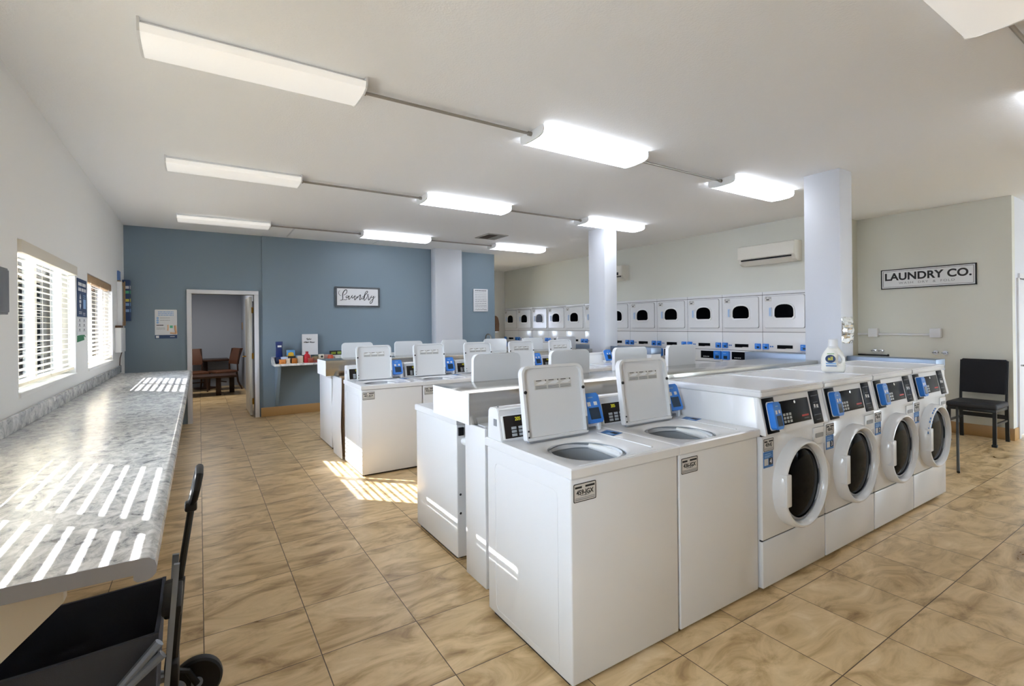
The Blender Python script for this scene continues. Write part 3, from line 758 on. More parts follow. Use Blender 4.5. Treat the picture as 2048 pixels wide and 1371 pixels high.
for j, yc in enumerate(YC):
    for i, (a, b) in enumerate(XC):
        lab = CN[i]+RN[j]
        if j == 0: lab = ('ceiling light overhead at the window end, above the picture', 'large ceiling light cut off at the top right corner', 'ceiling light past the right picture edge, in line with the cut off one')[i]
        light(a, b, yc, lab, M['lampdim'] if (i == 0 or (j == 0 and i == 1)) else M['lamp'])
        if i < 2:
            a2, b2 = b, XC[i+1][0]
            q = MB(); q.cyl((a2-.005, yc, ZC-.03), (b2+.005, yc, ZC-.03), .011, M['conduit'], 8); q.cyl((a2, yc, ZC-.03), (a2+.03, yc, ZC-.03), .018, M['conduit'], 8); q.cyl((b2-.03, yc, ZC-.03), (b2, yc, ZC-.03), .018, M['conduit'], 8)
            tag(q.link('ceiling_conduit'), ('grey conduit pipe right of the cut-off light at the top right corner' if j == 0 else 'grey conduit between the '+('first and second' if i == 0 else 'second and third')+' lights '+RN[j]), 'conduit', 'conduits between ceiling lights')
t = thing('air_vent', 'square ceiling air vent before the farthest right ceiling light', 'vent', (4.30, 7.34, ZC))
fr = MB()
for a, b in (((-.2, -.24, -.012), (.2, -.2, -.001)), ((-.2, .2, -.012), (.2, .24, -.001)), ((-.2, -.2, -.012), (-.16, .2, -.001)), ((.16, -.2, -.012), (.2, .2, -.001))): fr.box(a, b, M['vent'])
fr.link('frame', t)
g = MB().box((-.16, -.2, -.004), (.16, .2, -.001), M['ventdark'])
for i in range(9): g.box((-.16, -.19+i*.045, -.012), (.03, -.175+i*.045, -.003), M['ventdark'])
for i in range(5): g.box((.05+i*.022, -.2, -.012), (.058+i*.022, .2, -.003), M['vent'])
g.box((.03, -.2, -.013), (.045, .2, -.002), M['vent']); g.link('grille', t)
t = thing('access_panel', 'faint flush access panel in the ceiling by the blue wall', 'ceiling panel', (2.0, 8.55, ZC))
MB().box((-.72, -.36, -.006), (.72, .5, -.001), M['ceil']).link('panel', t)
q = MB()
for x in (-.74, .72): q.box((x, -.38, -.009), (x+.02, .5, -.001), M['trim'])
q.box((-.72, -.38, -.009), (.72, -.365, -.001), M['trim']); q.link('edge_frame', t)
t = thing('fire_sprinkler', 'small dark sprinkler head on the ceiling near the right edge', 'sprinkler', (7.05, 1.05, ZC))
MB().lathe([(.03, 0), (.03, -.008), (.012, -.012), (.012, -.045), (.025, -.05), (.025, -.053), (0, -.053)], (0, 0, 0), 2, M['panelgrey'], 14).link('sprinkler_head', t)

# ------------------------------------------------------------------ machines
TW, TD = .672, .71
def card_reader(mb_main, parent, loc, tilt, w=.105, h=.155, d=.035, name='card_reader'):
    """blue reader standing in its local xz plane facing -y, bottom centre at loc"""
    R = Matrix.Translation(loc) @ Matrix.Rotation(tilt, 4, 'X')
    b = MB(); b.prism(rrect(-w/2, 0, w/2, h, .014), 1, -d, 0, M['readerblue'], .004); b.prism(rrect(-w/2-.004, -.004, w/2+.004, h+.004, .016), 1, 0, .012, M['white2'])
    b.xf(R); o = b.link(name, parent)
    s = MB(); s.box((-w*.26, -d-.0015, h*.12), (w*.34, -d+.001, h*.50), M['screen']); s.xf(R); s.link('reader_screen', o)
    s = MB(); s.box((-w*.30, -d-.001, h*.56), (-w*.10, -d+.001, h*.70), M['paper']); s.box((w*.10, -d-.001, h*.58), (w*.30, -d+.001, h*.70), M['paper']); s.box((-w*.2, -d-.001, h*.83), (w*.12, -d+.001, h*.87), M['paperblue']); s.xf(R); s.link('reader_icons', o)
    return o

def make_topload(label, group):
    t = thing('top_load_washer', label, 'washing machine', (0, 0, 0), 0, group)
    c = MB(); c.box((.006, .012, .018), (TW-.006, TD-.012, .866), M['white'], .007, 3, top=False)
    c.ring(rrect(.012, .018, TW-.012, TD-.018, .01, 2), rrect(.03, .04, TW-.03, TD-.04, .01, 2), 2, .86, .869, M['dark'])
    c.box((.02, .05, 0), (TW-.02, TD-.05, .02), M['dark'])
    c.ring(rrect(.10, .05, TD-.09, .80, .03), rrect(.104, .054, TD-.094, .796, .03), 0, .0045, .0085, M['white'])
    for (x, y) in ((.05, .06), (TW-.05, .06), (.05, TD-.06), (TW-.05, TD-.06)): c.cyl((x, y, 0), (x, y, .03), .018, M['blkpl'], 10)
    c.link('cabinet', t)
    # top deck with the tub opening
    cx, cy, ra, rb = .275, .222, .172, .175
    deck = MB(); n = 64
    ang = sorted(set([2*PI*i/n for i in range(n)]+[math.atan2(v-cy, u-cx) % (2*PI) for u, v in ((0, 0), (TW, 0), (TW, TD), (0, TD))]))
    out, inn, inn2 = [], [], []
    for a in ang:
        c_, s_ = math.cos(a), math.sin(a)
        k = min([((TW-cx)/c_ if c_ > 1e-9 else 9), (-cx/c_ if c_ < -1e-9 else 9), ((TD-cy)/s_ if s_ > 1e-9 else 9), (-cy/s_ if s_ < -1e-9 else 9)])
        out.append((cx+c_*k, cy+s_*k))
        e = 2.5; q = (abs(c_/ra)**e+abs(s_/rb)**e)**(-1/e)
        inn.append((cx+c_*q, cy+s_*q)); q += .02; inn2.append((cx+c_*q, cy+s_*q))
    tb = bmesh.new(); N = len(ang)
    rings = []
    for lp, z, ins in ((out, .870, 0), (out, .906, 0), (out, .912, .006), (inn2, .912, 0), (inn, .900, 0), (inn, .872, 0)):
        rings.append([tb.verts.new((min(max(x, ins), TW-ins), min(max(y_, ins), TD-ins), z)) for x, y_ in lp])
    for A, B in zip(rings, rings[1:]):
        for i in range(N): tb.faces.new([A[i], A[(i+1) % N], B[(i+1) % N], B[i]])
    for i in range(N): tb.faces.new([rings[-1][i], rings[-1][(i+1) % N], rings[0][(i+1) % N], rings[0][i]])
    deck.merge(tb, M['white'])
    deck.box((.54, .06, .911), (.553, .44, .917), M['white'], .003); deck.box((.06, .02, .9105), (.53, .026, .913), M['white'], .001)
    deck.link('top_deck', t)
    tub = MB(); tub.lathe([(.168, .90), (.185, .885), (.205, .86), (.205, .50), (.10, .48), (0, .48)], (cx, cy, 0), 2, M['tubs'], 40, cap=False); b_ = tub.link('wash_tub', t)
    r = MB()
    for k in range(4): r.lathe([(.204, .80-k*.06), (.196, .795-k*.06), (.204, .785-k*.06)], (cx, cy, 0), 2, M['gasket'], 40, cap=False)
    r.lathe([(.174, .897), (.188, .885), (.190, .868), (.204, .862)], (cx, cy, 0), 2, M['tubring'], 40, cap=False)
    r.tube([(cx+.12, cy+.12, .885), (cx+.17, cy+.05, .87), (cx+.175, cy-.05, .862), (cx+.11, cy-.13, .86)], [.012, .02, .02, .01], M['white2'], 10); r.link('tub_ring', b_)
    MB().lathe([(.06, .48), (.05, .55), (.03, .72), (.025, .74), (0, .74)], (cx, cy, 0), 2, M['tubring'], 20).link('agitator', b_)
    # open lid
    LW, LH = .40, .372
    lid = MB(); o_ = rrect(0, 0, LW, LH, (.014, .014, .045, .045), 6); i_ = rrect(.014, .014, LW-.014, LH-.014, (.01, .01, .035, .035), 6)
    lid.ring(o_, i_, 1, -.022, 0, M['white']); lid.prism(o_, 1, 0, .012, M['white'])
    lid.box((.01, -.024, -.006), (LW-.01, -.004, .0), M['gasket'])
    R = Matrix.Translation((.075, .463, .922)) @ Matrix.Rotation(math.radians(-8), 4, 'X')
    ld = lid.link('lid', t); ld.location = (.088, .463, .922); ld.rotation_euler = (math.radians(-8), 0, 0)
    s = MB(); s.box((.085, -.0035, LH-.125), (.325, -.0005, LH-.075), M['plate'])
    for k in range(3):
        x = .09+k*.08; s.prism([(x, LH-.098), (x+.035, LH-.085), (x+.06, LH-.082), (x+.072, LH-.09), (x+.05, LH-.1)], 1, -.0045, -.0036, M['paper']); s.box((x+.006, -.0045, LH-.081), (x+.04, -.0036, LH-.0775), M['ink'])
        s.box((x+.064, -.0045, LH-.082), (x+.07, -.0036, LH-.0765), M['ink'])
        for q in range(3): s.box((x, -.0045, LH-.121+q*.006), (x+.07, -.0036, LH-.118+q*.006), M['greyink'])
    s.link('instruction_label', ld)
    s = MB()
    for x, z in ((.012, .24), (LW-.012, .24)): s.lathe([(.0085, .0), (.0085, .006), (0, .0065)], (0, 0, 0), 1, M['dark'], 12, mtx=Matrix.Translation((x, -.021, z)) @ Matrix.Scale(-1, 4, (0, 1, 0)))
    s.box((LW-.012, -.027, .01), (LW-.004, -.021, .085), M['panelgrey'], .001)
    for z in (.015, .045): s.box((.008, -.025, z), (.016, -.0215, z+.008), M['dark'])
    s.link('hinge_screws', ld)
    # console
    cn = MB(); P = [(.553, .912), (.695, .912), (.688, 1.058), (.672, 1.074), (.60, 1.074), (.588, 1.066), (.586, 1.05)]
    cn.prism(P, 0, .008, TW-.008, M['white'], .004); co = cn.link('console', t)
    th = math.atan2(.033, .138)
    F = Matrix.Translation((0, .554, .913)) @ Matrix.Rotation(-th, 4, 'X')
    s = MB(); s.box((.02, -.006, .008), (TW-.02, .002, .128), M['white2'], .003); s.xf(F); s.link('fascia', co)
    s = MB(); s.box((.03, -.009, .012), (.215, -.004, .125), M['brownblk'], .001); s.xf(F); cp = s.link('control_panel', co)
    s = MB()
    for i in range(3):
        for j in range(3): s.box((.07+i*.043, -.0115, .02+j*.0175), (.10+i*.043, -.008, .033+j*.0175), M['key'], .001)
    s.xf(F); s.link('keypad', cp)
    s = MB(); s.text('205', .026, M['digits'], F @ face((.115, -.0095, .105), '-y'), .0003, sx=.9); s.xf(Matrix.Identity(4)); s.link('digit_display', cp)
    s = MB()
    for x in (.04, .3, .62): s.cyl((x, .64, 1.073), (x, .64, 1.077), .005, M['dark'], 8)
    s.box((.006, .60, .985), (.009, .63, 1.02), M['greyink']); s.link('screws', co)
    card_reader(None, t, (.562, .495, .950), math.radians(-20), .118, .165)
    MB().box((.50, .50, .93), (.625, .56, .962), M['white2'], .003).box((.50, .495, .925), (.585, .505, .935), M['greyink']).box((.60, .485, .914), (.615, .51, .965), M['white2'], .002).link('reader_bracket', t)
    s = MB().prism([(.555, .335), (.655, .36), (.635, .46), (.545, .43)], 2, .912, .9135, M['stkblue']); s.box((.60, .36, .9135), (.63, .40, .9145), M['ink']); s.box((.57, .36, .9135), (.59, .40, .9145), M['paperblue']); s.link('payment_sticker', t)
    return t
def id_plate(parent, txt, x=.018, z=.768, w=.122, h=.076, y=.012):
    s = MB(); s.prism(rrect(x, z, x+w, z+h, .005), 1, y-.003, y+.001, M['plate'])
    s.ring(rrect(x, z, x+w, z+h, .005), rrect(x+.003, z+.003, x+w-.003, z+h-.003, .004), 1, y-.0036, y-.002, M['ink'])
    o = s.link('id_plate', parent)
    s = MB(); s.text(txt, h*.36, M['ink'], face((x+w*.5, y-.0035, z+h*.5), '-y'), .0004, bold=.0006, sx=.95)
    s.box((x+.008, y-.0042, z+h-.02), (x+w*.36, y-.003, z+h-.012), M['ink']); s.box((x+w*.52, y-.0042, z+h-.019), (x+w-.008, y-.003, z+h-.011), M['ink'])
    s.box((x+.008, y-.0042, z+.008), (x+w-.008, y-.003, z+.011), M['greyink']); s.box((x+.008, y-.0042, z+.015), (x+w-.008, y-.003, z+.017), M['greyink']); s.box((x+w*.3, y-.0042, z+.024), (x+w*.7, y-.003, z+.0265), M['greyink'])
    s.link('plate_print', o); return o

A0, AY = 1.264, 1.537
GA, GB, GC, GD = 'open top-load washers in the front row', 'top-load washers behind the first steel cap', 'top-load washers facing the camera in the second row', 'top-load washers facing the blue wall'
proto = make_topload('white open top-load washer at the front corner, plate 459-JGX', GA)
bare = [ch for ch in proto.children]
# copies first (without plates), plates are added to each
def add_top(x, y, rz, label, group, plate=None, skip=()):
    o = dup(proto, (x, y, 0), rz, label, group, skip)
    if plate: id_plate(o, plate)
    if rz:
        for ch in o.children:
            if ch.name.startswith('lid'): ch.location = (.0 if y < 4 else .07, .42, .922); ch.rotation_euler = (math.radians(-1.5), 0, 0)
    return o
add_top(A0+.674, AY, 0, 'white open top-load washer second in the front row, plate 436-JGX', GA, '436-JGX')
ORD = ['first', 'second', 'third', 'fourth', 'fifth', 'sixth']
SK = ('console', 'card_reader', 'reader_bracket', 'payment_sticker', 'wash_tub')
wb = []
for i in range(4):
    x = 1.368+.69*i
    wb.append(add_top(x+TW, 3.508, PI, 'white washer behind the first steel cap, '+ORD[i]+' raised lid from the left there', GB, None, SK))
CP = ['441-JGX', '452-JGX', '447-JGX', '438-JGX', '444-JGX', '450-JGX']
wc = []
for i in range(6):
    lab = 'white open top-load washer, '+ORD[i]+' from the left in the second row'
    if i == 5: lab = 'white top-load washer with its lid closed at the right end of the second row'
    wc.append(add_top(1.346+.655*i, 4.885, 0, lab, GC, CP[i], ('lid',) if i == 5 else ())); wc[-1].scale = (.972, 1, 1)
MB().prism(rrect(.075, .05, .49, .46, .03), 2, .913, .932, M['white'], .003).link('lid', wc[5])
for i in range(6):
    x = 1.349+.703*i
    add_top(x+TW, 6.93, PI, 'white washer facing the blue wall, '+ORD[i]+' raised lid from the left there', GD, None, SK)
proto.location = (A0, AY, 0); id_plate(proto, '459-JGX')
# drain fittings visible at the back of the end machine of the back-to-back row
q = MB(); q.box((TW-.015, TD-.011, .80), (TW-.05, TD+.004, .85), M['dark']); q.cyl((TW-.06, TD-.012, .76), (TW-.06, TD+.05, .76), .025, M['white2'], 14); q.tube([(TW-.06, TD+.05, .76), (TW-.06, TD+.07, .7), (TW-.07, TD+.03, .45)], .012, M['gasket'])
for z in (.30, .42): q.lathe([(.008, 0), (0, .003)], (TW-.03, TD-.012, z), 1, M['dark'], 10)
q.link('drain_fitting', wb[0])

# front loaders
FW = .70
def make_front(label, group):
    t = thing('front_load_washer', label, 'washing machine', (0, 0, 0), 0, group)
    b = MB(); b.box((.004, .02, .02), (FW-.004, .665, 1.082), M['white'], .005); b.box((.02, .05, 0), (FW-.02, .6, .03), M['dark']); b.box((.006, .006, .280), (FW-.006, .025, .290), M['dark']); b.box((.006, .004, .864), (FW-.006, .025, .874), M['dark']); b.link('cabinet', t)
    MB().box((.004, -.0, .022), (FW-.004, .03, .282), M['white'], .006).link('kick_panel', t)
    MB().box((.004, -.0, .288), (FW-.004, .03, .866), M['white'], .006).link('front_panel', t)
    P = [(.03, .872), (-.026, .872), (-.024, .885), (.014, 1.078), (.05, 1.082)]
    MB().prism(P, 0, .004, FW-.004, M['white'], .003).link('control_fascia', t)
    s = MB(); o_ = rrect(0, -.0, FW, .675, .006, 3)
    s.prism(o_, 2, 1.083, 1.118, M['white'], .006); s.ring(rrect(.004, .004, FW-.004, .671, .008, 3), rrect(.03, .035, FW-.03, .64, .012, 3), 2, 1.117, 1.1235, M['white'])
    s.link('top_slab', t)
    th = math.atan2(.038, .193)
    F = Matrix.Translation((0, -.025, .882)) @ Matrix.Rotation(-th, 4, 'X')
    s = MB()
    s.box((.02, -.004, .0), (.135, .004, .196), M['black'], .0015); s.xf(F); s.link('side_panel', t)
    s = MB(); s.box((.525, -.004, .0), (.635, .004, .196), M['black'], .0015); s.xf(F); sp2 = s.link('side_panel', t)
    s = MB(); s.box((.165, -.004, .03), (.50, .004, .165), M['black'], .0015); s.xf(F); d = s.link('display_panel', t)
    s = MB()
    for i in range(3):
        for j in range(3): s.box((.20+i*.032, -.0052, .04+j*.02), (.222+i*.032, -.0036, .054+j*.02), M['key'])
    s.xf(F); s.link('keypad', d)
    s = MB(); s.lathe([(.009, -.0055), (0, -.007)], (.345, 0, .15), 1, M['chrome'], 14); s.xf(F); s.link('indicator', d)
    s = MB(); s.box((.40, -.0048, .058), (.475, -.0038, .068), M['red']); s.box((.42, -.0048, .045), (.475, -.0038, .048), M['greyink']); s.xf(F); s.link('display_print', d)
    s = MB()
    for z, w in ((.165, .08), (.125, .05), (.09, .07), (.05, .08), (.02, .05)): s.box((.58-w/2, -.005, z), (.58+w/2, -.0038, z+.003), M['greyink'])
    s.box((.555, -.005, .095), (.572, -.0038, .115), M['paper']); s.box((.585, -.005, .092), (.605, -.0038, .112), M['paper']); s.xf(F); s.link('panel_print', sp2)
    card_reader(None, t, (.088, -.028, .902), -th, .076, .15, .035)
    # door
    cx, cz = .36, .558
    dr = MB(); dr.lathe([(.258, .0), (.257, -.034), (.253, -.054), (.245, -.065), (.236, -.067), (.228, -.060), (.222, -.040), (.220, -.008)], (cx, 0, cz), 1, M['white'], 56)
    dr.prism([(.045, cz-.18), (.045, cz+.18), (.0, cz+.16), (.0, cz-.16)], 0, .56, .66, M['white']) if False else None
    hz = [(cx+.13, cz+.222), (cx+.25, cz+.13), (cx+.322, cz+.05), (cx+.322, cz-.05), (cx+.25, cz-.13), (cx+.13, cz-.222), (cx+.235, cz)]
    dr.prism(hz, 1, -.042, .0, M['white'], .004)
    dd = dr.link('door', t)
    g = MB(); g.lathe([(.223, -.012), (.216, -.030), (.208, -.036), (.200, -.036)], (cx, 0, cz), 1, M['gasket'], 48, cap=False); g.link('door_ring', dd)
    g = MB(); g.lathe([(.205, -.026), (.18, -.034), (.12, -.042), (.05, -.046), (0, -.047)], (cx, 0, cz), 1, M['glass'], 48); g.link('door_glass', dd)
    MB().box((cx-.243, -.076, cz-.09), (cx-.192, -.030, cz+.09), M['white'], .006).link('door_handle', dd)
    s = MB().box((.555, -.006, .742), (.69, .002, .848), M['white2'], .008); s = s.link('soap_drawer', t)
    MB().prism(rrect(.575, .785, .67, .812, .008), 1, -.0085, -.004, M['gasket']).link('drawer_pull', s)
    return t
GF = 'front-load washers in the front row'
FX, FY = 2.614, 1.530
FN = ['white front-load washer with sticker number 4, beside the open top-loaders', 'white front-load washer with sticker number 3', 'white front-load washer with sticker number 2', 'white front-load washer with a blue label on its door, nearest the chair']
fp = make_front(FN[0], GF); fls = [fp]
for i in (1, 2, 3): fls.append(dup(fp, (FX+.7035*i, FY, 0), 0, FN[i], GF))
fp.location = (FX, FY, 0)
for i, f in enumerate(fls):
    id_plate(f, ['459-KJ', '458-KJ', '452-KJ', '451-KJ'][i], .015, .782, .1, .068, 0)
    s = MB().box((.015, -.003, .69), (.108, .001, .778), M['stkblue']); o = s.link('number_sticker', f)
    s = MB(); s.box((.065, -.0038, .703), (.103, -.0028, .74), M['ink']); s.text(str(4-i), .038, M['paper'], face((.084, -.004, .721), '-y'), .0003, bold=.001)
    s.box((.02, -.0038, .703), (.058, -.0028, .74), M['plate'])
    for z, w in ((.765, .06), (.755, .07), (.748, .05)): s.box((.022, -.0038, z-.002), (.022+w, -.0028, z+.002), M['paperblue'])
    s.link('sticker_print', o)
s = MB(); 
for k in range(9):
    a = math.radians(112+k*6.8); r0, r1 = .231, .254
    cs, sn = math.cos(a), math.sin(a)
    for (ra, rb_, da) in ((r0, r1, 2.2),) if k not in (3, 6) else ((r0, r0+.006, 2.2),):
        pts = [(.36+r*math.cos(a+math.radians(d)), .558+r*math.sin(a+math.radians(d))) for r, d in ((ra, -da), (rb_, -da), (rb_, da), (ra, da))]
        yy = [-.0675, -.0575, -.0575, -.0675]
        t_ = bmesh.new(); fr_ = [t_.verts.new((p[0], y_-.001, p[1])) for p, y_ in zip(pts, yy)]; bk_ = [t_.verts.new((p[0], y_+.003, p[1])) for p, y_ in zip(pts, yy)]
        t_.faces.new(fr_); t_.faces.new(bk_[::-1])
        for q in range(4): t_.faces.new([fr_[q], bk_[q], bk_[(q+1) % 4], fr_[(q+1) % 4]])
        s.merge(t_, M['stkblue'])
s.link('door_label', fls[3], label='blue lettered arc label on the door rim')

# detergent bottle on the third front loader
BX, BY, BZ = 3.995, 1.78, 1.1235
t = thing('detergent_bottle', 'white all detergent bottle standing on the front-load washers', 'bottle', (BX, BY, BZ), math.radians(-60)); t.scale = (.88, .88, .88)
b = MB()
# body outline with a see-through handle, extruded and rounded
out = [(-.075, .0), (.075, .0), (.083, .012), (.086, .05), (.088, .09), (.085, .125), (.072, .165), (.052, .195), (.040, .212), (-.036, .212), (-.050, .19), (-.072, .155), (-.084, .12), (-.086, .07), (-.084, .012)]
hole = [(.036, .075), (.05, .072), (.062, .085), (.064, .105), (.058, .125), (.045, .145), (.036, .148), (.034, .11)]
def resample(P, n, c):
    R = []
    for i in range(n):
        a = 2*PI*i/n; d = V((math.cos(a), math.sin(a))); best = 0
        for p, q in zip(P, P[1:]+P[:1]):
            p_, q_ = V(p)-V(c), V(q)-V(c); e = q_-p_; den = d.x*e.y-d.y*e.x
            if abs(den) < 1e-9: continue
            tt = (p_.x*e.y-p_.y*e.x)/den; uu = (p_.x*d.y-p_.y*d.x)/den
            if tt > 0 and -1e-6 <= uu <= 1+1e-6: best = max(best, tt)
        R.append((c[0]+d.x*best, c[1]+d.y*best))
    return R
cH = (.048, .11); O = resample(out, 64, cH); I = resample(hole, 64, cH)
tb = bmesh.new(); rows = []
for f, y_ in ((0, -.030), (.25, -.046), (.8, -.046), (1, -.020), (1, .020), (.8, .046), (.25, .046), (0, .030)):
    # f=0 at the hole, 1 at the silhouette
    rows.append([tb.verts.new((i_[0]+(o_[0]-i_[0])*f, y_*(.55+.45*min(1, math.hypot(o_[0]-i_[0], o_[1]-i_[1])/.06)), i_[1]+(o_[1]-i_[1])*f)) for o_, i_ in zip(O, I)])
rows.append(rows[0])
for A, B in zip(rows, rows[1:]):
    for i in range(64): tb.faces.new([A[i], A[(i+1) % 64], B[(i+1) % 64], B[i]])
b.merge(tb, mat('bottle_plastic', '#ecebe4', .3)); body = b.link('body', t, sharp=70)
MB().lathe([(.042, .205), (.042, .215), (.036, .22), (.034, .275), (.030, .28), (0, .28)], (.002, 0, 0), 2, M['white2'], 24).link('cap', t)
s = MB(); s.lathe([(.034, 0), (0, .0005)], (0, 0, 0), 1, M['navy'], 28, sx=1.08, mtx=Matrix.Translation((-.022, -.047, .115))); s.text('all', .042, M['gold'], face((-.022, -.0485, .117), '-y'), .0005, bold=.0012)
s.box((-.055, -.0475, .068), (.018, -.046, .082), M['paperblue']); s.box((-.055, -.0475, .052), (.022, -.046, .06), M['stkblue']); s.box((-.045, -.0475, .155), (.005, -.044, .161), mat('green_print', '#79a36a', .5)); s.link('front_label', t)

# stacked washer-dryers along the right wall
SW = .68
def make_stack(label, group):
    t = thing('stacked_washer_dryer', label, 'stacked washer dryer', (0, 0, 0), 0, group)
    b = MB(); b.box((.003, .018, .01), (SW-.003, .195, 1.962), M['white']); b.box((.001, .008, .01), (SW-.001, .017, 1.96), M['dark']); b.link('cabinet', t)
    def pan(z0, z1, name, m=M['white']): return MB().box((.003, 0, z0), (SW-.003, .014, z1), m, .003).link(name, t)
    pan(1.921, 1.965, 'top_trim'); pan(1.357, 1.915, 'dryer_front'); mid = pan(1.062, 1.351, 'dryer_control_strip'); pan(.86, 1.056, 'washer_control_strip'); pan(.02, .854, 'washer_front')
    d = MB(); d.prism(rrect(.040, 1.415, SW-.050, 1.898, .023), 1, -.0015, 0, M['greyink']); d.prism(rrect(.045, 1.42, SW-.055, 1.893, .02), 1, -.016, -.001, M['white'], .004); dd = d.link('dryer_door', t)
    arch = lambda x0, x1, z0, z1, r: [(x0+r*.5, z0), (x1-r*.5, z0), (x1, z0+r*.5)]+[((x0+x1)/2+(x1-x0)/2*math.copysign(abs(math.cos(a))**.8, math.cos(a)), z1-(z1-z0)*.55+(z1-z0)*.55*math.sin(a)**.8 if math.sin(a) > 0 else z1-(z1-z0)*.55) for a in [PI*k/14 for k in range(15)]]+[(x0, z0+r*.5)]
    oo, ii = arch(.185, .495, 1.545, 1.79, .05), arch(.20, .48, 1.568, 1.768, .05)
    g = MB(); g.ring(oo, ii, 1, -.030, -.012, M['white2']); g.link('window_bezel', dd)
    g = MB(); g.prism(ii, 1, -.022, -.014, M['glass']); g.link('door_window', dd)
    h = MB(); h.prism(rrect(.115, 1.59, .155, 1.725, .01), 1, -.030, -.014, mat('handle_pale_blue', '#c3cddd', .3), .003); h.box((.128, -.0315, 1.60), (.143, -.0295, 1.715), M['paperblue']); h.link('door_handle', dd)  # pale blue-grey handle with a bluer strip down its face
    s = MB(); s.prism(rrect(.05, 1.815, .155, 1.888, .012), 1, -.0195, -.0155, M['plate']); s.box((.06, -.0205, 1.865), (.09, -.019, 1.878), M['greyink']); s.box((.105, -.0205, 1.862), (.15, -.019, 1.874), M['greyink']); s.box((.075, -.0205, 1.835), (.12, -.019, 1.85), M['ink']); s.link('id_plate', dd)
    s = MB(); s.prism([(.225, 1.108), (.34, 1.108), (.36, 1.115), (.45, 1.115), (.45, 1.162), (.225, 1.162)], 1, -.006, 0, M['black']); s.link('display_slot', mid)
    for x in (.055, .612):
        s = MB(); s.prism(rrect(x-.042, 1.092, x+.042, 1.177, .006), 1, -.03, 0, M['readerblue'], .003); r = s.link('card_reader', mid)
        MB().box((x-.008, -.0315, 1.108), (x+.03, -.0295, 1.135), M['screen']).box((x-.03, -.031, 1.15), (x+.0, -.0295, 1.16), M['paperblue']).link('reader_screen', r)
    s = MB()
    for x in (.125, .155): s.lathe([(.012, 0), (0, .0001)], (x, -.001, 1.137), 1, M['stkblue'], 12)
    s.link('buttons', mid)
    w = MB(); w.lathe([(.22, 0), (.215, -.04), (.20, -.055), (.17, -.05)], (.34, 0, .56), 1, M['white'], 36); wd = w.link('washer_door', t)
    MB().lathe([(.172, -.04), (.1, -.055), (0, -.06)], (.34, 0, .56), 1, M['glass'], 36).link('door_glass', wd)
    return t
def lower_controls(t, left):
    f = (lambda a, b: (a, b)) if left else (lambda a, b: (SW-b, SW-a))
    a, b = f(.015, .135)
    s = MB().prism(rrect(a, .90, b, 1.04, .012), 1, -.05, 0, M['readerblue'], .004); r = s.link('card_reader', t)
    MB().box((a+.035, -.0515, .915), (b-.02, -.0495, .965), M['screen']).box((a+.03, -.0515, 1.0), (b-.04, -.0495, 1.008), M['paperblue']).link('reader_screen', r)
    a, b = f(.165, .41)
    s = MB().box((a, -.006, .91), (b, 0, 1.033), M['black'], .0015); p = s.link('display_panel', t)
    s = MB()
    for k in range(4): s.box((a+.05+k*.03, -.0075, .93), (a+.07+k*.03, -.0055, .945), M['key'])
    s.link('keypad', p)
ORD2 = ['nearest the tall pillar', 'second from the tall pillar', 'third from the tall pillar', 'fourth from the tall pillar', 'fifth from the tall pillar', 'half hidden left of the far pillar', 'hidden behind the far pillar', 'first one left of the far pillar', 'second left of the far pillar', 'third left of the far pillar', 'fourth left of the far pillar', 'at the far end beside the blue wall edge']
ORD2[4] = 'fifth from the tall pillar'; ORD2[5] = 'cut by the right side of the far pillar'
GS = 'stacked washer dryers along the right wall'
sp = make_stack('white stacked washer dryer '+ORD2[0], GS); stk = [sp]
for k in range(1, 12): stk.append(dup(sp, (7.25, 3.53+.68*(k+1), 0), -PI/2, 'white stacked washer dryer '+ORD2[k], GS))
sp.location = (7.25, 3.53+.68, 0); sp.rotation_euler = (0, 0, -PI/2)
for k, s_ in enumerate(stk): lower_controls(s_, k % 2 == 1)

# ------------------------------------------------------------------ dividers with steel caps between the back-to-back rows
def divider(x0, x1, yp0, yp1, yc0, yc1, zb, label, bent=False, px0=None):
    xp = x0 if px0 is None else px0
    t = thing('steel_cap_divider', label, 'divider', (x0, (yp0+yp1)/2, 0))
    if not bent:
        MB().box((xp+.01, yp0, .004), (xp+.03, yp1, zb), M['white'], .003).link('end_panel', t, True)
    else:
        e = MB(); n = 14; tb = bmesh.new(); rows = []
        for i in range(n+1):
            z = .004+(zb-.004)*i/n; q = .05*math.sin(PI*(1-i/n))**2*(1-i/n)
            rows.append([tb.verts.new((xp+.005+d-q*.8, y_+s_, z)) for d, y_, s_ in ((0, yp0, -q*1.2), (.004, yp0, -q*1.2), (.004, yp1, 0), (0, yp1, 0))])
        for A, B in zip(rows, rows[1:]):
            for k in range(4): tb.faces.new([A[k], A[(k+1) % 4], B[(k+1) % 4], B[k]])
        e.merge(tb, M['white']); e.link('end_panel', t, True)
    MB().box((xp+.05, (yp0+yp1)/2-.06, .0), (x1, (yp0+yp1)/2+.06, zb), M['wood2'] if bent else M['white']).link('core_wall', t, True)
    c = MB(); c.box((x0-.008, yc0, zb), (x1, yc1, 1.10), M['steel'], .003); c.link('steel_cap', t, True)
    MB().box((x0-.012, yc0+.001, zb+.001), (x0-.008, yc1-.001, 1.099), M['white2']).link('cap_end', t, True, label='pale end face of the steel cap')
    return t
d1_ = divider(1.345, 5.43, 2.41, 2.655, 2.56, 3.082, .912, 'divider with stainless cap between the front row and the row behind it')
d2_ = divider(1.26, 5.43, 5.66, 6.08, 6.03, 6.50, .92, 'divider with stainless cap between the second row and the blue wall row', True, 1.335)
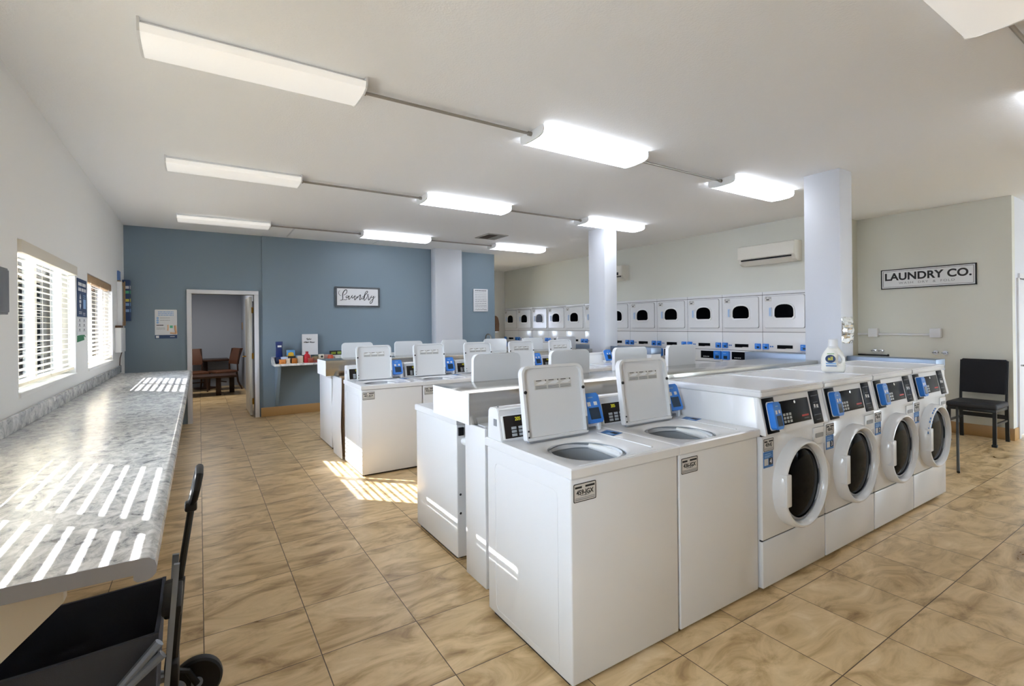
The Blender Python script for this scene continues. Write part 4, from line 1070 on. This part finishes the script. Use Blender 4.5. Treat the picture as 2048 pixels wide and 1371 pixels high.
def cross(ya, yb, gap, label):
    t = thing('end_divider', label, 'divider', (5.6, (ya+yb)/2, 0))
    for a, b in ((ya, gap[0]-.004), (gap[1]+.004, yb)):
        MB().box((5.55, a, 0), (5.76, b, 1.05), M['white']).link('core_wall', t, True)
        MB().box((5.545, a-.005 if a == ya else a, 1.05), (5.765, b+.005 if b == yb else b, 1.15), M['steelb'], .003).link('steel_cap', t, True)
    return t
cross(1.63, 3.44, (2.345, 2.69), 'bluish steel-capped end divider around the tall pillar')
cross(4.90, 6.88, (5.735, 6.11), 'bluish steel-capped end divider around the far pillar')
# foil on the tall pillar
f = MB(); tb = bmesh.new(); rnd = random.Random(5); nx, nz = 9, 16; G = []
for i in range(nz+1):
    G.append([tb.verts.new((5.575+.125*math.cos(PI*(1-j/nx))*(1 if 0 < i < nz else .6), 2.343-.030*math.sin(PI*j/nx)*(.3+rnd.random())*math.sin(PI*(i+.5)/(nz+1)), 1.275+.27*i/nz+.008*rnd.random())) for j in range(nx+1)])
for i in range(nz):
    for j in range(nx): tb.faces.new([G[i][j], G[i][j+1], G[i+1][j+1], G[i+1][j]])
bb = [tb.verts.new((v.co.x, 2.3447, v.co.z)) for v in (G[0]+[r_[-1] for r_ in G[1:]]+G[-1][-2::-1]+[r_[0] for r_ in G[-2:0:-1]])]
tb.faces.new(bb)
rim = (G[0]+[r_[-1] for r_ in G[1:]]+G[-1][-2::-1]+[r_[0] for r_ in G[-2:0:-1]])
for i in range(len(bb)): tb.faces.new([rim[i], rim[(i+1) % len(bb)], bb[(i+1) % len(bb)], bb[i]])
f.merge(tb, M['foil']); tag(f.link('foil_wrap', sharp=10), 'crumpled silver foil patch stuck on the tall pillar', 'foil')

# ------------------------------------------------------------------ sink with gooseneck faucet, and wooden wall piece
t = thing('utility_sink', 'utility sink below the text board on the blue wall', 'sink', (5.1, 8.95, 0))
MB().box((-.35, -.22, 0), (.35, .22, .82), M['white2'], .01).link('cabinet', t); MB().ring(rrect(-.37, -.24, .37, .235, .02), rrect(-.28, -.16, .28, .13, .03), 2, .82, .87, M['white2']).link('basin_rim', t)
MB().lathe([(.15, .86), (.14, .70), (0, .69)], (0, -.01, 0), 2, M['gasket'], 24, sx=1.5, cap=False).link('bowl', t)
t2 = MB(); t2.tube([(.08, .18, .87), (.08, .18, 1.24)]+[(.08+.045-.045*math.cos(a), .18-.03*(1-math.cos(a)), 1.24+.075*math.sin(a)) for a in [PI*k/8 for k in range(1, 8)]]+[(.17, .12, 1.24), (.175, .12, 1.12)], .012, mat('pewter', '#8d867c', .25, 1.), 10); t2.box((-.02, .15, .87), (.22, .21, .885), M['chrome'], .004); t2.link('faucet', t)
t = thing('towel_dispenser', 'brown rounded towel dispenser at the edge of the blue wall', 'dispenser', (5.45, YW+.05, 1.37))
MB().prism([(0, .0), (.11, .0), (.11, .16), (.10, .24), (.08, .30), (.04, .335), (0, .34)], 1, -.055, .055, M['wood'], .006).link('cover', t)
MB().box((.0, -.05, -.03), (.07, .05, .0), M['white2'], .004).link('paper_slot', t)

# ------------------------------------------------------------------ black chair and stick at the right
t = thing('padded_chair', 'black padded chair against the sign wall beside the hall corner', 'chair', (8.12, 1.985, 0), -PI/2)
# local: -y is the front, x to the sitter's left
st = MB().box((-.235, -.25, .43), (.235, .24, .50), M['blkfab2'], .025, 3); st.link('seat', t)
bk = MB().prism([(.20, .58), (.245, .58), (.30, 1.0), (.285, 1.01), (.255, .99)], 0, -.215, .215, mat('chair_fabric', '#1d1e24', .85), .01); bk.link('backrest', t)
fm = MB(); fm.box((-.225, -.235, .40), (.225, .23, .435), M['blkmet'], .004); fm.link('seat_frame', t)
for sx in (-1, 1):
    MB().bar((sx*.215, .265, 0), (sx*.215, .235, .45), .035, .03, M['blkmet']).bar((sx*.215, .225, .43), (sx*.215, .285, .99), .025, .022, M['blkmet']).link('leg', t)
    MB().bar((sx*.21, -.235, .03), (sx*.21, -.225, .41), .034, .03, M['blkmet']).box((sx*.21-.024, -.26, 0), (sx*.21+.024, -.21, .03), M['blkpl'], .004).link('leg', t)
    MB().bar((sx*.21, -.22, .26), (sx*.212, .25, .26), .022, .022, M['blkmet']).link('side_stretcher', t)
MB().bar((-.21, .24, .30), (.21, .24, .30), .022, .05, M['blkmet']).link('back_stretcher', t)
tag(MB().tube([(6.26, 1.672, .012), (7.84, 2.10, .43)], [.013, .013], M['blkmet'], 10).link('walking_stick'), 'thin black stick leaning from the floor against the black chair seat', 'stick')

# ------------------------------------------------------------------ folding wagon, bottom left
t = thing('folding_wagon', 'black fabric folding wagon with pull handle under the counter end', 'wagon', (-.5, 2.09, 0))
x0, x1, y0, y1, zb_, zr = -.90, -.115, 1.885, 2.30, .19, .55
w = MB(); tk = .012
def wall4(a, b, c_, d, m):
    # a sheet of cloth with thickness towards the middle
    tb = bmesh.new(); P4 = [V(p) for p in (a, b, c_, d)]; nrm = (P4[1]-P4[0]).cross(P4[3]-P4[0]).normalized()*tk
    n = 8; A = []
    for off in (V((0, 0, 0)), nrm):
        g = []
        for i in range(n+1):
            r_ = []
            for j in range(n+1):
                u, v_ = i/n, j/n
                p = P4[0]*(1-u)*(1-v_)+P4[1]*u*(1-v_)+P4[2]*u*v_+P4[3]*(1-u)*v_
                sag = .018*math.sin(PI*u)*math.sin(PI*v_*.5)
                r_.append(tb.verts.new(p+off+V((0, 0, -sag*.8*v_))))
            g.append(r_)
        A.append(g)
    for gi, g in enumerate(A):
        for i in range(n):
            for j in range(n): tb.faces.new([g[i][j], g[i+1][j], g[i+1][j+1], g[i][j+1]])
    for i in range(n):
        for (q, k) in ((0, 0), (0, n)): tb.faces.new([A[0][i][k], A[0][i+1][k], A[1][i+1][k], A[1][i][k]]); tb.faces.new([A[0][k][i], A[0][k][i+1], A[1][k][i+1], A[1][k][i]])
    w.merge(tb, m)
ins = .02
wall4((x0+ins, y1-ins, zb_), (x1-ins, y1-ins, zb_), (x1, y1, zr), (x0, y1, zr), M['blkfab'])
wall4((x1-ins, y0+ins, zb_), (x0+ins, y0+ins, zb_), (x0, y0, zr), (x1, y0, zr), M['blkfab'])
wall4((x1-ins, y1-ins, zb_), (x1-ins, y0+ins, zb_), (x1, y0, zr), (x1, y1, zr), M['blkfab'])
wall4((x0+ins, y0+ins, zb_), (x0+ins, y1-ins, zb_), (x0, y1, zr), (x0, y0, zr), M['blkfab'])
w.box((x0+ins, y0+ins, zb_-.01), (x1-ins, y1-ins, zb_+.004), M['blkfab'])
w.link('fabric_body', t, True)
f = MB()
f.bar((-.116, 1.865, .12), (-.066, 1.868, .76), .015, .014, M['greymet']); f.bar((-.116, 2.318, .12), (-.085, 2.318, .62), .022, .014, M['greymet'])
f.bar((x0, 1.865, .12), (x0, 1.865, .6), .022, .014, M['greymet']); f.bar((x0, 2.318, .12), (x0, 2.318, .6), .022, .014, M['greymet'])
f.tube([(-.112, 1.858, .535), (-.24, 1.852, .40), (-.50, 1.85, .34), (-.88, 1.855, .16)], .014, M['greymet'], 8); f.tube([(-.103, 1.85, .50), (-.25, 1.846, .39), (-.52, 1.85, .30), (-.88, 1.85, .52)], .014, M['greymet'], 8)
f.tube([(-.112, 2.325, .5), (-.5, 2.33, .34), (-.88, 2.325, .16)], .010, M['greymet'], 8); f.tube([(-.112, 2.325, .16), (-.5, 2.33, .33), (-.88, 2.325, .5)], .010, M['greymet'], 8)
f.bar((x0, 1.9, .17), (-.1, 1.9, .17), .02, .02, M['greymet']); f.bar((x0, 2.285, .17), (-.1, 2.285, .17), .02, .02, M['greymet']); f.bar((-.1, 1.86, .17), (-.1, 2.32, .17), .02, .02, M['blkmet']); f.bar((x0, 1.86, .17), (x0, 2.32, .17), .02, .02, M['blkmet'])
f.link('frame', t, True)
f = MB()
f.box((-.112, 2.03, .51), (-.06, 2.13, .61), M['blkpl'], .01); f.box((-.108, 1.87, .60), (-.055, 2.06, .625), M['blkpl'], .006); f.link('handle_bracket', t, True)
f = MB().box((-.112, 2.04, .26), (-.07, 2.14, .35), M['blkpl'], .01); f.link('handle_socket', t, True)
f = MB().lathe([(.035, -.02), (.035, .02)], (-.085, 2.09, .215), 1, M['blkpl'], 18); f.link('handle_hub', t, True)
hd = MB(); hd.tube([(-.098, 2.09, .22), (-.066, 2.09, .62)], .017, M['blkmet'], 10); hd.tube([(-.068, 2.09, .60), (-.03, 2.09, .86)], .011, M['blkmet'], 10); hd.box((-.05, 2.07, .85), (-.012, 2.11, .885), M['blkpl'], .008)
hd = hd.link('pull_handle', t, True)
g = MB(); g.tube([(-.030, 2.09, .875), (-.022, 2.05, .90), (-.014, 2.03, .94), (-.005, 2.04, .985), (-.004, 2.09, 1.0), (-.005, 2.14, .985), (-.014, 2.15, .94), (-.022, 2.13, .90), (-.030, 2.09, .875)], .013, M['blkpl'], 10); g.link('grip', hd)
hd.children[0].location = (0, 0, 0); g_ = hd.children[0]
for x, y, sgn in ((-.02, 2.345, 1), (-.02, 1.83, -1), (-.86, 2.345, 1), (-.86, 1.83, -1)):
    q = MB(); q.lathe([(.06, -.02), (.08, -.022), (.088, -.014), (.09, 0), (.088, .014), (.08, .022), (.06, .02)], (x, y, .09), 1, M['blkpl'], 36); q.lathe([(.061, -.012), (.061, .012)], (x, y, .09), 1, M['blkfab2'], 24); q.lathe([(.02, -.028), (.02, .028)], (x, y, .09), 1, M['greymet'], 16)
    wl = q.link('wheel', t, True)
    q = MB(); q.tube([(x, y-.03*sgn, .09), (x-.03*(1 if x > -.5 else -1), y-.03*sgn, .15), (x-.08*(1 if x > -.5 else -1), y-.03*sgn, .17)], .012, M['blkpl'], 8); q.link('wheel_fork', t, True)
# the grip was built in world space: shift it under its parent
for v in g_.data.vertices: v.co -= t.location

# ------------------------------------------------------------------ light
SUN = V((1, -1, -.714)).normalized()
l = bpy.data.lights.new('sun', 'SUN'); l.energy = 23; l.angle = math.radians(.25); l.color = (1, .99, .98)
o = bpy.data.objects.new('sun', l); COL.objects.link(o); o.rotation_euler = SUN.to_track_quat('-Z', 'Y').to_euler(); o.location = (-8, 12, 9)
W = bpy.data.worlds.new('sky'); SC.world = W; W.use_nodes = True
bg = W.node_tree.nodes['Background']; bg.inputs['Color'].default_value = (.74, .87, 1, 1); bg.inputs['Strength'].default_value = 16
def area(name, loc, rot, sx, sy, e, col):
    l = bpy.data.lights.new(name, 'AREA'); l.shape = 'RECTANGLE'; l.size = sx; l.size_y = sy; l.energy = e; l.color = col
    o = bpy.data.objects.new(name, l); COL.objects.link(o); o.location = loc; o.rotation_euler = rot; return o
# portals tell the renderer where daylight from the sky enters
def portal(name, loc, rot, sx, sy):
    o = area(name, loc, rot, sx, sy, 1, (1, 1, 1)); o.data.cycles.is_portal = True
for a, b in WIN+[WIN_ADDED]: portal('daylight_portal', (XL-.2, (a+b)/2, (WZ0+WZ1)/2), (PI/2, 0, -PI/2), b-a, WZ1-WZ0)
portal('daylight_portal', (9.7, YF-.2, 1.23), (PI/2, 0, 0), 1.4, 2.34)
portal('daylight_portal', (5.6, 12.15, 1.6), (-PI/2, 0, 0), .8, .8)

# ------------------------------------------------------------------ camera
yaw, roll, fpx, cy0 = .57019, -.010423, 975.12, 649.82
cam = bpy.data.cameras.new('camera'); co = bpy.data.objects.new('camera', cam); COL.objects.link(co)
F = V((math.sin(yaw), math.cos(yaw), 0)); r = V((math.cos(yaw), -math.sin(yaw), 0)); u = V((0, 0, 1))
R2 = r*math.cos(roll)+u*math.sin(roll); U2 = -r*math.sin(roll)+u*math.cos(roll)
Mx = Matrix((R2, U2, -F)).transposed().to_4x4(); Mx.translation = V((0, 0, 1.5)); co.matrix_world = Mx
cam.sensor_fit = 'HORIZONTAL'; cam.sensor_width = 36; cam.lens = fpx*36/2048; cam.shift_y = -(685.5-cy0)/2048
cam.clip_start = .05
SC.camera = co
vs = SC.view_settings
vs.view_transform = 'Standard'; vs.look = 'None'; vs.gamma = 1; vs.use_curve_mapping = False; vs.exposure = 1.0
SC.cycles.use_denoising = True
SC.cycles.max_bounces = 10; SC.cycles.diffuse_bounces = 6; SC.cycles.caustics_reflective = False; SC.cycles.caustics_refractive = False
SC.cycles.sample_clamp_indirect = 6
